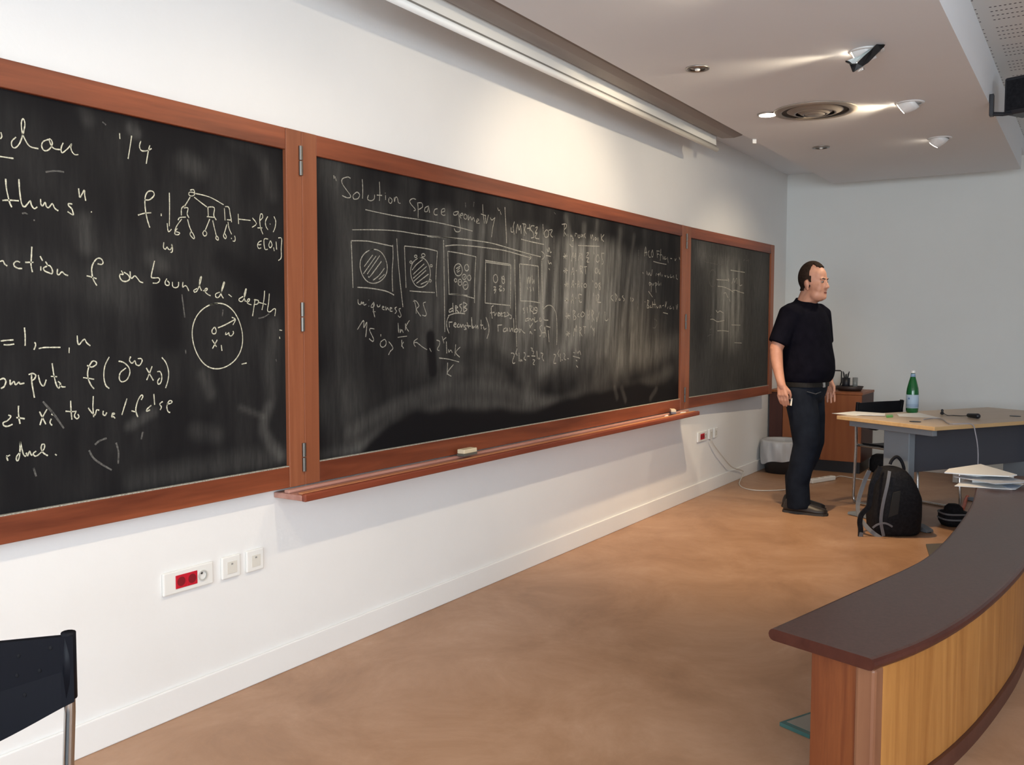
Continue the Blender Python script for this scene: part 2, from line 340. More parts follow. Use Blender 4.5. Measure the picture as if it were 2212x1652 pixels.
def dust_right(D, X, Z, U, V):
    st = vnoise(X*16, Z*1.2, 21)*.6+vnoise(X*40, Z*2.5, 22)*.4
    D += .060+.06*vnoise(X*3, Z*3, 23)
    D += .36*np.exp(-((U-.47)/.17)**2)*sstep(.20, .45, V)*(1-sstep(.78, .95, V))*np.clip(st-.28, 0, 1)*1.8
    D += .10*np.exp(-((U-.14)/.06)**2-((V-.9)/.07)**2)+.04*np.exp(-((U-.45)/.2)**2-((V-.90)/.04)**2)+.05*np.exp(-((U-.45)/.05)**2-((V-.66)/.14)**2)
    D *= 1-.5*np.exp(-((U-.12)/.10)**2-((V-.45)/.35)**2)
    return D
# chalk strokes: traced in the board's own plane
def ribbon(bm, P, n, wd):                 # flat chalk line on a board
    P = catmull(P, 4); L = []
    for i, p in enumerate(P):
        d = P[min(i+1, len(P)-1)]-P[max(i-1, 0)]
        if d.length < 1e-7: d = Vector((1, 0, 0))
        s = d.normalized().cross(n); h = wd*random.uniform(.38, .58)
        L.append((bm.verts.new(p+s*h), bm.verts.new(p-s*h)))
    for a, b in zip(L, L[1:]): bm.faces.new((a[0], b[0], b[1], a[1]))
def chalk(root, name, material, text, crop, wd=.006, plane=None, M=None):
    x0, y0, sc = crop; bm = B()
    pt, n = plane or (Vector((0, YS-.0007, 0)), Vector((0, -1, 0)))
    for s in text.replace('\n', ' ').split('|'):
        tok = s.split()
        if not tok: continue
        if tok[0] in 'OX':                # O: ellipse cx cy rx ry   X: asterisk cx cy r
            v = [float(t) for t in tok[1:]]
            if tok[0] == 'O': S = [[(v[0]+v[2]*math.cos(t)+v[2]*.03*math.sin(3*t), v[1]+v[3]*math.sin(t)) for t in (-1.9+6.6*k/22 for k in range(23))]]
            else: S = [[(v[0]-v[2]*c, v[1]-v[2]*q), (v[0]+v[2]*c, v[1]+v[2]*q)] for c, q in ((.9, -.1), (.35, 1.2), (-.5, .9))]
        else: S = [[tuple(float(q) for q in t.split(',')) for t in tok]]
        for pts in S:
            P = []
            for a, b in pts:
                d = ray(x0+a/sc, y0+b/sc); t = (pt-CAM).dot(n)/d.dot(n); p = CAM+d*t
                P.append(M @ p if M else p)
            nn = (M.to_3x3() @ n) if M else n
            ribbon(bm, P, nn, wd)
    o = obj(name, bm, material, root); o['kind'] = 'stuff'
    return o
cA, cB, cC, cD, cE = (0, 250, 6.506), (280, 380, 6.353), (0, 520, 6.353), (300, 560, 6.353), (0, 740, 5.5075)
cF, cG, cH, cI, cJ = (700, 350, 5.2667), (680, 470, 7.511), (750, 620, 7.511), (950, 500, 5.508), (1080, 440, 7.511)
cK, cL = (1090, 640, 7.9), (1360, 500, 6.353)

left = thing('chalkboard', 'left chalkboard wing with large sparse cursive writing, cut by the photo edge', 'chalkboard', (SX1-WW/2, 0, BZ0))
board(left, SX1-WW, SX1-.001, dust_left)
chalk(left, 'chalk_writing', M_chalk, '''225,300 165,360 170,430 215,450 280,380 330,230 350,110 325,40 300,100 310,220 350,330 420,430 540,462
|690,330 610,360 585,420 610,480 660,490 710,450 735,390 720,340 690,330 720,420 770,465 850,475
|888,380 860,450 870,520 930,480 980,430 1005,395 995,440 1010,500 1050,545 1100,545|12,230 25,290 5,325
|1680,245 1685,325|1850,280 1830,420 1800,605|1980,355 1960,430 1990,490 2070,490 2130,460|2105,415 2080,520 2055,675''', cA, 0.0038)
chalk(left, 'chalk_writing', M_chalk, '''0,572 90,585 190,600|80,885 90,1020 130,1200 165,1285|35,1190 120,1185 265,1195|265,890 275,1050 300,1220 340,1280 385,1240 425,1195 440,1250 480,1305 525,1280
|570,1170 575,1240 600,1265 635,1215 650,1270 685,1290 735,1235 770,1300 820,1335|1015,1240 965,1235 965,1265 1010,1310 1030,1390 985,1370 950,1345
|1105,1020 1115,1120 1130,1140 1185,1045 1190,1110 1205,1195|1280,1345 1290,1358
|2030,1180 2100,1180 2165,1120 2150,1065 2090,1060 2050,1110 2035,1200 2045,1330 2070,1460 2105,1570|1940,1395 2030,1370 2125,1362''', cA, 0.0041)
chalk(left, 'faint_chalk_marks', M_chalk3, '310,1375 350,1365 390,1385|1440,85 1490,130|470,1470 490,1465|640,790 780,775 900,790', cA, 0.0048)
chalk(left, 'chalk_drawing', M_chalk, '''433,515 433,550|545,230 548,450 545,690|515,650 525,740 540,765 575,730|890,240 870,225 820,225 815,260 850,275 890,255 880,190 830,195
|830,290 770,390 740,415|885,290 980,365 1060,425|905,240 1100,290 1290,395|770,405 715,440 710,540|745,440 800,440 790,520 815,575|665,605 690,570 770,565
|715,590 650,680 620,750|655,720 625,760 625,800 670,805 685,780 640,765|795,595 820,690 850,760|840,765 830,805 870,855 890,850 870,790 840,765
|1075,430 1080,560|1070,428 1140,425 1165,450 1155,540 1190,605|1060,558 1165,568|1100,590 1040,740|1030,745 1005,780 1020,820 1050,815 1058,780 1030,745
|1140,610 1165,720 1190,820|1190,820 1185,860 1215,880 1215,845 1190,820|1300,440 1310,610|1310,420 1360,430 1380,520 1400,635|1335,600 1390,605
|1335,665 1305,770|1305,770 1288,820 1310,860 1328,835 1305,790|1350,630 1365,720 1400,800|1440,820 1450,860 1440,895 1415,890|1395,850 1400,865
|1490,520 1495,660|1485,590 1660,610|1685,575 1740,655 1680,705|1790,610 1825,570 1820,525 1795,530 1785,620 1800,720 1830,800|1755,712 1820,712
|1895,555 1865,620 1870,690 1900,740|1925,655 1932,664|1980,555 2005,620 1995,710 1970,770|1810,890 1770,910 1755,960 1775,995 1805,985|1770,945 1805,940
|1900,865 1845,870 1855,1000 1895,1005|1930,890 1910,950 1930,985 1955,950 1940,900 1930,890|1975,980 1985,1030|2010,900 2018,1010|2040,850 2085,860 2080,1000 2080,1120 2040,1160
|470,910 465,980 490,1005 515,975 530,1000 560,1010 585,960 575,940 590,1000 580,1045 560,1045''', cB, 0.0036)
chalk(left, 'chalk_writing', M_chalk, '''0,285 40,275 65,320 100,345|275,295 230,280 190,310 200,350 250,378 305,380|437,80 430,230 425,330 445,430|345,295 460,295|550,210 585,275|560,350 560,410
|625,285 650,340 600,370 610,410 660,435 715,450 715,390 680,340 640,345|790,385 785,450 810,465 850,425 890,460 935,478
|1340,315 1390,325 1415,300 1390,250 1340,240 1290,290 1260,370 1265,470 1290,550 1330,615|1190,480 1250,495 1325,520
|1665,410 1690,460 1650,460 1645,500 1680,550 1740,555 1780,520 1760,470 1700,430|1785,420 1790,490 1810,515 1850,480 1890,520 1920,560 1965,575
|10,1375 90,1365 185,1360|50,1425 120,1428 195,1415|335,1190 345,1300 345,1440|475,1390 490,1430 465,1495|530,1480 600,1465 720,1462 830,1462|950,1465 948,1540
|1060,1300 1065,1390 1085,1425 1120,1385 1160,1350 1190,1400 1240,1440''', cC, 0.0041)
chalk(left, 'chalk_writing', M_chalk, '''215,20 190,130 170,240 210,255 270,255 285,290 250,325 190,325|385,265 360,310 370,350 410,355 415,320 390,295|460,310 465,370 500,390 540,370 545,310
|605,310 600,380 625,365 655,370 685,435|800,400 755,425 765,450 800,430 840,330 860,240 840,260 830,350 860,430|880,430 925,430 940,400 910,405 910,445 945,480 985,500
|1110,450 1055,475 1060,520 1100,515 1140,430 1175,330 1165,315 1140,400 1130,480 1160,535|1230,480 1275,515|1430,510 1375,545 1385,575 1420,575 1450,520 1475,420 1465,410 1445,500 1460,580
|1470,575 1505,580 1520,545 1495,550 1490,600 1545,625|1595,545 1575,680 1560,780|1580,555 1640,565 1630,610 1590,620|1725,430 1715,560 1690,695|1640,590 1700,605 1750,620
|1790,470 1780,600 1765,700 1800,720 1850,680 1875,690 1865,780''', cD, 0.0038)
chalk(left, 'chalk_drawing', M_chalk, '''O 1078 1052 345 450|1085,940 1180,900 1320,825|1275,795 1325,825 1290,900|1040,930 1005,970 1010,1015 1045,1020 1062,985 1045,930
|1195,1000 1190,1030 1215,1025 1235,1005 1240,1040 1270,1050 1300,1010 1290,985|1005,1105 1065,1200|1075,1105 1010,1225|1130,1175 1140,1255|1410,1438 1480,1422|1930,970 1965,975|1930,1060 1935,1090''', cD, 0.0040)
chalk(left, 'faint_chalk_marks', M_chalk3, '1155,690 1145,780|1640,810 1720,790 1790,745|640,1240 645,1300|1880,1370 1890,1400|590,480 630,800', cD, 0.0048)
chalk(left, 'chalk_writing', M_chalk, '''0,440 45,425 70,460 50,520 10,545|120,440 125,500 165,460 185,500 225,470 240,490 290,480|375,380 380,480 410,655|340,380 390,365 425,390 410,430 380,450
|455,385 480,480 520,515 550,440|620,245 640,380 670,500 700,540 720,490 690,460|605,400 680,405|705,500 740,525 780,525
|1035,270 1090,290 1145,260 1140,225 1095,225 1050,310 1045,410 1080,500 1120,550|990,415 1120,435|1300,170 1250,270 1235,390 1255,500 1300,545
|1410,220 1470,235 1530,290 1545,360 1510,440 1450,465 1420,430 1430,360 1480,315 1500,300|1555,165 1540,210 1570,245 1605,215 1620,260 1660,270 1690,220 1680,190 1640,190
|1740,300 1780,370 1825,450|1810,280 1780,360 1745,445|1870,345 1905,345 1925,400 1915,470 1885,495 1875,460 1900,420|1925,175 1975,240 2005,340 2000,440 1970,540''', cE, 0.0041)
chalk(left, 'chalk_writing', M_chalk, '''100,860 130,880 85,930 40,950 45,985 90,995 150,970|220,750 220,850 238,965|195,890 295,905|470,820 500,880 545,970|560,790 510,880 475,980|610,850 640,860|610,905 595,950 620,985
|840,690 845,800 855,915|780,815 860,820 910,815|905,820 885,870 915,905 940,880 925,850|1110,635 1105,760 1115,885|1050,775 1090,830 1130,860 1150,800 1180,805|1230,810 1225,850 1250,865 1270,830
|1335,860 1365,845 1340,840 1330,880 1350,880 1370,900|1510,665 1480,760 1450,860|1680,680 1700,640 1680,625 1640,690 1615,800 1640,885|1565,810 1620,825|1800,745 1750,790 1745,815 1785,800
|1830,610 1840,740|1935,700 1900,730 1920,765 1905,800|1985,730 2035,720 2045,695 2010,695 1985,760 2000,820 2025,830
|85,1340 80,1360 95,1405|75,1360 120,1335|240,1300 200,1350 195,1395 215,1400 235,1330 240,1185 245,1200 280,1330 310,1350|310,1310 330,1345 350,1290 370,1330 385,1340
|430,1290 395,1320 420,1350 460,1330 520,1270 530,1215 500,1210 490,1260 515,1310 570,1345|655,1325 675,1340''', cE, 0.0041)
chalk(left, 'faint_chalk_marks', M_chalk3, '1130,1215 1180,1170 1270,1135|1060,1280 1110,1370 1200,1440 1330,1515|1380,1190 1410,1300 1405,1440|400,1490 430,1590|1680,1150 1700,1060|510,700 640,850 760,1020', cE, 0.0065)

main = thing('chalkboard', 'wide central chalkboard over the ledge, densely written and smeared', 'chalkboard', ((SX1+SX2)/2, 0, BZ0))
board(main, SX1, SX2, dust_main)
chalk(main, 'chalk_title', M_chalkm, '''110,150 115,190|125,165 140,215|300,185 270,170 210,190 205,240 250,310 295,370 300,400 260,405 205,380|365,345 330,380 340,420 385,415 405,375 385,345 365,345
|435,195 440,300 438,415|505,375 495,420 530,440 570,420 575,370|630,225 635,350 630,440|600,375 660,380|700,375 700,430|695,350 698,356|740,410 735,450 760,470 775,430 745,400
|800,400 800,450 815,400 835,410 845,460 870,470|1045,425 1010,415 975,440 990,480 1025,520 1040,545 1020,555|1065,460 1070,540 1070,635|1060,465 1110,465 1120,510 1075,540
|1190,500 1150,520 1145,560 1175,560 1190,510 1200,575|1290,530 1260,540 1250,580 1265,600 1290,600|1335,570 1370,560 1370,530 1340,540 1335,585 1355,605 1380,600
|1530,560 1480,570 1475,600 1510,600 1530,570 1540,680 1550,760 1540,790 1500,790 1480,755|1550,610 1580,600 1570,580 1545,610 1560,640|1600,590 1590,630 1615,650 1625,610 1600,590
|1640,600 1640,660 1665,620 1680,660 1700,630 1715,680|1735,680 1760,660 1745,645 1735,690 1770,695|1805,480 1810,590 1825,700|1785,590 1840,610|1835,600 1845,700 1870,600
|1890,630 1910,660 1945,630|1945,630 1920,740 1905,855|1975,520 1985,550 2000,545|2005,560 2015,600
|470,540 600,570 850,620 1060,650 1300,690 1500,735 1690,785|320,770 600,770 850,785 1060,820 1300,850 1500,870''', cF, 0.0041)
chalk(main, 'chalk_drawing', M_chalkm, '''590,375 600,600 615,1000 620,1140|590,375 850,380 1100,430 1265,465|1265,440 1270,650 1255,900 1265,1200|690,1130 900,1145 1150,1190 1285,1255|O 955 790 220 275
|940,605 800,795|995,620 790,910|1055,615 850,915|1080,710 900,950 870,950|1130,820 1040,940 945,1015|1130,920 1040,1000|1330,340 1345,600 1380,1000 1430,1450
|1455,470 1465,750 1480,1140|1455,460 1650,480 1850,510 1990,545|1990,545 1970,850 1965,1060 1980,1280|1540,1188 1750,1205 1945,1215|O 1715 890 160 240
|1750,680 1650,760 1580,850|1775,750 1595,920|1815,790 1595,985|1805,855 1605,1035|1845,915 1650,1065|1830,1030 1720,1080|O 1637 627 20 20|O 1760 610 28 26|O 1560 722 18 18|O 1888 780 18 18|O 1873 1025 18 18''', cG, 0.0044)
chalk(main, 'chalk_writing', M_chalkm, '''700,1325 705,1390 740,1410 760,1360 765,1400 790,1370 800,1420 835,1400|875,1430 880,1440|875,1335 880,1340|960,1370 915,1430 920,1455 960,1440 960,1380 950,1500 975,1615|940,1525 985,1525
|1010,1410 1020,1445 1050,1440 1060,1410|1090,1460 1125,1450 1100,1440 1095,1480 1130,1495|1150,1440 1155,1500 1180,1460 1200,1500|1215,1490 1250,1470 1225,1460 1220,1510 1260,1520
|1330,1450 1300,1470 1325,1520 1300,1555|1395,1475 1365,1490 1400,1580 1380,1615 1350,1590|1610,1330 1640,1450 1645,1555|1595,1360 1640,1350 1690,1430 1650,1490 1720,1600|1800,1370 1760,1390 1780,1470 1810,1560 1790,1595 1745,1580''', cG, 0.0041)
chalk(main, 'chalk_formula', M_chalkm, '''165,690 265,540 270,660 320,570 300,810|440,680 380,670 365,700 400,780 430,850 410,880 355,835|545,765 545,800|605,845 545,890 540,950 580,975 625,940 630,880 605,845
|675,885 725,950 740,1000 700,1040 670,1100|825,580 835,740|860,680 860,740 885,690 910,740|945,590 945,700|1010,540 955,640 1000,720|820,815 970,795|885,855 885,970|915,890 890,940 915,995
|1140,835 1085,880 1085,930 1110,965|1080,905 1130,900 1220,970 1295,1015|1335,990 1365,1050|1450,860 1500,880 1495,940 1460,1010 1495,1030|1540,800 1570,910|1605,815 1555,860
|1610,880 1615,1075|1645,1010 1650,1060 1680,1020 1705,1065|1760,930 1745,1115|1835,970 1760,1060 1825,1135|1490,1150 1650,1170 1815,1215|1630,1225 1620,1420|1725,1255 1625,1390 1690,1445''', cH, 0.0044)
chalk(main, 'chalk_drawing', M_chalkm, '''-150,58 0,68 200,80 400,105 600,135 750,175 900,220 1060,265 1200,300|1210,235 1245,270 1240,310 1210,335|65,172 200,160 400,175 600,200 780,228 1000,290 1085,315|1070,285 1088,310 1065,335
|45,100 50,400 55,800 60,1195|95,235 110,740|95,235 250,260 430,300|430,300 415,600 412,850|105,745 250,755 410,795|130,740 330,760|O 220 455 48 72|200,470 240,430|195,440 245,410|205,485 240,465
|O 320 430 25 38|O 290 540 24 32|O 350 550 20 32|O 188 580 14 20|O 240 605 22 38|O 305 640 30 48|300,530 285,555|230,600 250,600|290,640 320,630|545,335 540,850|545,345 840,390|550,365 845,405|845,395 840,915|540,850 840,880
|O 663 560 26 48|735,530 745,610 770,605 760,530 740,560 775,570|640,660 665,660 645,700 670,690 650,735|705,650 735,650 705,690 740,700 710,710|755,675 770,690 755,710|893,330 898,700 905,1000 915,1370
|950,385 960,825|950,385 1050,395 1170,412|1172,410 1180,840|960,825 1080,830 1190,848|1040,540 1040,620 1060,535 1065,620 1080,540 1078,615|1098,515 1105,620 1120,570 1125,620|1040,660 1050,690|1070,660 1085,700 1075,710|1110,660 1115,710
|1210,345 1220,700 1228,940 1240,1020|1235,920 1280,880 1330,885 1370,940 1390,1020 1395,1200 1390,1350''', cI, 0.0050)
chalk(main, 'chalk_writing', M_chalkn, '''155,850 160,960|155,910 115,930 115,960 155,940|185,880 190,960|185,880 215,900 190,920 230,965|265,860 235,880 260,920 245,960|280,840 285,960|280,840 325,870 290,900 325,925 285,960|100,1000 200,970 300,978
|110,1000 85,1060 85,1140 110,1210|110,1070 115,1140|110,1080 150,1075|170,1110 195,1100 180,1085 165,1120 195,1140|225,1095 205,1130 235,1135 240,1100|250,1100 255,1140 275,1105 285,1140|310,1110 295,1130 315,1160 290,1165|325,1080 345,1150|315,1120 370,1125|378,1020 385,1150|395,1120 390,1150 415,1130|425,1110 430,1150 450,1120 455,1160|490,1050 495,1160|480,1110 515,1115|520,1130 530,1165 555,1150
|550,1020 580,1110 585,1190 560,1275|640,880 615,900 615,960 625,1035|600,970 650,960|650,970 655,1000 675,965|690,985 715,975 695,965 690,1000 715,1000|725,985 745,975 730,965 725,1000 750,1005|755,970 780,965 765,1010 795,1005|800,960 825,985 800,1005|830,990 850,1000 850,1035 830,1030
|690,1110 695,1190|685,1115 740,1110|790,1145 760,1160 760,1190 795,1180 800,1150 810,1190|830,1140 835,1190 860,1150 870,1190|878,1030 885,1200|910,1150 890,1180 910,1200 930,1170 910,1150|945,1150 950,1200 965,1160 985,1190 1015,1210
|1070,1110 1075,1215|1105,1090 1070,1160 1100,1220|1120,1170 1140,1172|1215,1115 1190,1140 1210,1200 1200,1240 1185,1240|1245,1140 1240,1260|1250,1130 1265,1250|1215,1205 1260,1200|1265,1125 1315,1140|1290,1175 1300,1315
|1005,910 990,920 1010,950 1000,975|1040,900 1045,970|1070,885 1075,960|1065,885 1100,890 1080,930 1110,960|1120,900 1110,970 1150,965 1160,920 1140,900 1125,930 1160,940
|1060,1030 1025,1040 1020,1065 1055,1055 1075,1035 1090,1060 1110,1035 1130,1070|1130,1020 1130,1075 1165,1060|1195,1020 1185,1060 1205,1065 1200,1030|1240,1020 1240,1050 1290,1055
|1275,205 1290,240 1300,190 1315,250 1330,240|1265,285 1320,295|1290,340 1300,385 1320,370 1330,390|1295,440 1310,455''', cI, 0.0054)
chalk(main, 'chalk_writing', M_chalkn, '''80,55 95,350 108,640|180,380 180,450 210,460|235,290 215,380 230,495|265,480 285,330 310,430 335,350 345,490|385,330 395,520|365,325 420,340 400,420 430,490|480,330 485,440|440,400 490,395
|560,360 510,360 500,420 540,470 550,540 505,555|575,390 610,380 570,480 605,470 570,550 635,570|695,330 705,500|755,420 720,470 735,540 780,530 790,460 760,420|790,430 850,425 820,500 855,545|345,575 500,615 715,660
|1045,330 1040,530|1005,335 1070,330 1075,380 1040,440 1085,520|1100,490 1105,530|1150,505 1145,525 1165,530 1165,510 1190,590 1170,600|1220,530 1225,480 1250,490|1270,500 1270,550 1300,540 1290,500|1320,490 1325,540 1345,500 1355,550|1385,480 1370,510 1390,560
|1470,500 1480,570 1500,500 1515,590|1540,550 1545,590 1570,570 1545,545|1590,545 1590,610|1640,490 1645,600|1690,500 1650,560 1685,615|1130,650 1160,690 1190,695|1270,675 1450,685 1615,690''', cJ, 0.0050)
chalk(main, 'chalk_list', M_chalkn, '''X 1058 850 40|X 1065 1085 40|X 1080 1305 40|X 1080 1570 42|1160,930 1185,790 1200,880 1225,800 1230,930|1270,920 1300,800 1310,890 1330,800 1335,920|1405,800 1440,795 1400,870 1440,880 1410,940 1450,945
|1520,770 1530,820|1590,820 1560,870 1565,930 1595,945 1615,890 1590,820|1650,800 1690,805|1650,800 1655,870 1675,960 1650,980|1160,1150 1185,1030 1195,1155|1160,1110 1195,1105|1230,1085 1250,1085|1300,1010 1310,1140|1300,1010 1340,1020 1315,1070 1345,1130|1360,1025 1410,1020|1385,1020 1390,1140
|1560,1040 1545,1090 1565,1130 1590,1090 1570,1040|1610,1060 1600,1110 1620,1140 1620,1100|1160,1360 1185,1240 1200,1360|1165,1320 1200,1315|1220,1300 1235,1300|1255,1360 1275,1245 1285,1350|1255,1310 1285,1305|1340,1290 1315,1310 1330,1360|1385,1290 1360,1320 1380,1360 1405,1330 1385,1290
|1505,1240 1510,1275|1560,1280 1540,1310 1555,1360 1580,1330 1560,1280|1630,1280 1600,1310 1630,1350 1625,1395 1605,1370 1635,1300|1155,1620 1180,1460 1195,1620|1160,1560 1195,1560|1225,1530 1235,1530|1330,1480 1280,1470 1280,1540 1320,1540 1285,1545 1300,1600 1325,1590
|1515,1440 1520,1500|1560,1480 1565,1580|1585,1470 1610,1500 1580,1590 1640,1600|1830,1480 1800,1520 1840,1580|1870,1450 1880,1590|1870,1450 1900,1510 1875,1580|1940,1530 1930,1560 1950,1565 1955,1540|2000,1490 1985,1510 2020,1550 2000,1580''', cJ, 0.0057)
chalk(main, 'chalk_list', M_chalkn, '''2150,10 2155,85|2180,30 2200,50 2180,85|X 1075 335 45|X 1080 640 42|1170,235 1180,405|1170,235 1205,260 1185,310 1220,370 1180,405|1270,290 1245,330 1275,355|1330,260 1300,320 1330,350 1365,300 1330,260|1410,230 1415,400|1445,235 1440,400|1410,320 1445,320
|1490,230 1495,440|1490,230 1520,280 1495,330 1530,415|1565,350 1575,430 1615,260|1710,260 1715,400 1750,410 1770,380|1180,680 1190,540 1205,600 1225,490 1225,610|1280,520 1285,680|1275,520 1310,550 1285,600 1325,680|1340,515 1390,520|1365,520 1365,640|1480,500 1475,540|1500,530 1515,580 1530,540 1525,680''', cK, 0.0057)
chalk(main, 'chalk_formula', M_chalkn, '''110,970 150,970 165,1010 135,1100 150,1145 180,1130|215,890 185,990|195,960 215,1010|245,960 250,1110|270,1070 275,1110 290,1080 300,1110|325,960 350,970 350,1020 330,1060 365,1090|385,1020 425,1022|445,880 475,890 465,925 495,940 485,985|460,1015 525,1020
|480,1080 515,1090 485,1150 510,1165|550,930 560,1070|580,1040 585,1070 605,1050|615,965 655,980 640,1040 670,1105|835,990 870,1000 850,1070 840,1140 880,1140|935,910 900,990|915,980 930,1030|950,970 955,1115|975,1080 990,1090|1010,970 1030,1000 1015,1060 1050,1085|1070,1060 1095,1065
|1165,1020 1220,1035 1285,1055|1170,955 1200,965|1215,890 1220,970|1245,940 1250,970 1280,930 1300,1000|1215,1085 1240,1105|1225,1180 1250,1215''', cK, 0.0054)
chalk(main, 'chalk_writing', M_chalkn, '''205,340 220,210 235,330|205,290 240,285|270,260 255,300 270,350 290,350|315,250 300,300 310,350 325,320 315,250|375,260 380,360|370,265 410,270|375,310 400,310|430,240 425,340 420,400|410,320 445,320|455,330 460,380 475,340|490,340 480,380 510,370|520,350 530,430|560,368 580,372|620,370 625,400 640,370|680,350 690,390|325,410 420,435 505,450
|180,560 190,580|235,540 240,590|250,560 255,600 275,565 280,600|310,520 300,600 280,590|370,570 360,610|385,590 410,580 395,610|420,560 430,610|450,590 445,620|480,600 490,620 500,600|520,600 525,630 540,620|565,590 560,630 590,620|600,600 610,640|640,590 640,640 660,655
|300,710 270,700 275,740 300,720 295,830|310,710 320,740 335,705|350,700 355,740 365,840|355,700 380,720 360,740|395,680 400,740 415,715|430,700 430,740|260,820 315,900|210,960 215,970|245,940 240,1050|245,940 265,960 250,1000 270,1040 240,1050|290,1010 285,1040 305,1040|315,960 320,1050|345,930 350,1050|310,1000 360,1000
|370,1020 380,1050 395,1030|410,1010 415,1050 425,1010 435,1050|450,1020 470,1010|495,960 490,1040 510,960|530,1030 520,1060|560,1020 550,1060 580,1050|600,1030 605,1070|640,1010 650,1070 660,1000|460,1112 525,1128''', cL, 0.0057)
chalk(main, 'faint_chalk_marks', M_chalk3, '340,1200 370,1220 375,1270 350,1320 320,1320|125,250 115,700 110,1160', cL, 0.0060)
chalk(main, 'faint_chalk_marks', M_chalk3, '875,520 875,1100 870,1600|905,170 880,140|-560,-20 -555,60|-420,-30 -430,50', cJ, 0.0048)
# the ledge under the central board
ledge = thing('chalk_ledge', 'long mahogany chalk ledge along the bottom of the central chalkboard', 'ledge', ((SX1+SX2)/2, -.07, .688))
LX0, LX1 = SX1-.115, SX2+.02
bm = B(); box(bm, LX0, LX1, -.150, -.002, .688, .710); obj('shelf', bm, M_dusty, ledge, bevel=.004)
bm = B(); box(bm, LX0, LX1, -.168, -.146, .686, .7165); obj('front_lip', bm, M_tray, ledge, bevel=.006)
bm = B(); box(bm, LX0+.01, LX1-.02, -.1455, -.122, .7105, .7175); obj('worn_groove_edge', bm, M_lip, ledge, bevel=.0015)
bm = B(); box(bm, LX0, LX1, -.084, -.0575, .7105, .7235); obj('back_strip', bm, M_dusty, ledge, bevel=.004)

WA = math.radians(-2.1)
right = thing('chalkboard', 'right chalkboard wing behind the man, nearly wiped grey-green', 'chalkboard', (SX2+.003, 0, BZ0), WA, world=False)
Mw = Matrix.Translation((SX2+.003, 0, BZ0)) @ Matrix.Rotation(WA, 4, 'Z')
zz = (BZ0, BZ1); BZ0, BZ1 = 0.0, zz[1]-zz[0]
board(right, 0, WW, dust_right); BZ0, BZ1 = zz
wpl = (Mw @ Vector((0, YS-.0007, 0)), (Mw.to_3x3() @ Vector((0, -1, 0))))
Mi = Mw.inverted()
chalk(right, 'chalk_writing', M_chalkn, '''1385,530 1480,545 1580,560|1195,660 1360,668|1350,645 1365,668 1355,690|1400,720 1430,640 1440,700 1470,640 1475,720|1505,650 1510,740 1545,730
|1210,750 1290,760 1380,800 1430,840|1400,820 1450,805 1500,825 1570,845|1290,850 1320,840 1340,890 1355,905|1370,930 1380,960|1110,1205 1150,1205 1200,1235 1250,1230 1300,1218
|1400,1280 1520,1285|1205,1362 1280,1360 1360,1370|1440,1525 1540,1530|1185,1080 1210,1110 1240,1090 1290,1120''', cL, 0.0065, wpl, Mi)
chalk(right, 'faint_chalk_marks', M_chalk3, '''955,300 955,350 985,340|1030,310 1050,330 1060,420|1080,310 1100,340|1150,370 1170,330 1180,370|1220,340 1230,380|1260,350 1270,390 1290,350 1295,420|1320,360 1340,390 1360,350|1440,350 1460,380 1490,370|1560,400 1580,390 1570,380|1605,320 1600,400 1640,390 1630,420
|1025,410 1150,440 1280,460|O 1140 640 52 115|1430,840 1455,950 1455,1130|1070,1440 1110,1415 1155,1420|1135,1330 1105,1350 1110,1390|1110,1170 1130,1140 1150,1135''', cL, 0.0065, wpl, Mi)
# hinges on the two seams
def hinge(root, x, z, y, k=1.0):
    bm = B(); tube(bm, [(x, y, z-.055), (x, y, z-.002)], .008, 10); tube(bm, [(x, y, z+.002), (x, y, z+.055)], .008, 10)
    return obj('hinge', bm, M_hinge, root, smooth=False)
for z in (1.965, 1.375, .835):
    hinge(left, SX1-.0095, z, YF-.004); hinge(main, SX2-.0085, z, YF-.004)

# ------------------------------------------------------------------ ceiling fixtures
scr = thing('projection_screen', 'rolled-up white projection screen in a brown-grey housing above the chalkboards', 'screen', (4.5, -.40, 2.58))
M_house = mat('screen_housing_metal', (0.30, 0.265, 0.245), 0.5)
prof = [(-.275, ZU-.002), (-.275, 2.700), (-.33, 2.674), (-.42, 2.668), (-.475, 2.678), (-.512, 2.705), (-.520, 2.73), (-.520, ZU-.002)]
SXa, SXb = 2.55, 6.42
bm = B(); loft(bm, [[Vector((x, y, z)) for y, z in prof] for x in (SXa, SXb)]); obj('housing', bm, M_house, scr)
bm = B(); loft(bm, [[Vector((x, y*1.0, z)) for y, z in prof] for x in (SXb+.0005, SXb+.012)]); obj('end_cap', bm, mat('screen_end_cap', (0.24, 0.21, 0.19), .5), scr)
bm = B(); box(bm, SXa+.03, SXb-.02, -.3015, -.2985, 2.622, 2.715); obj('screen_fabric', bm, M_white, scr)
bm = B(); box(bm, SXa+.03, SXb-.02, -.303, -.297, 2.612, 2.6215); obj('hem_slot', bm, mat('hem_grey', (0.20, 0.19, 0.17), .6), scr)
bm = B(); tube(bm, [(SXa+.02, -.30, 2.596), (SXb-.005, -.30, 2.596)], .0165, 16); obj('bottom_bar', bm, M_white, scr, smooth=True)

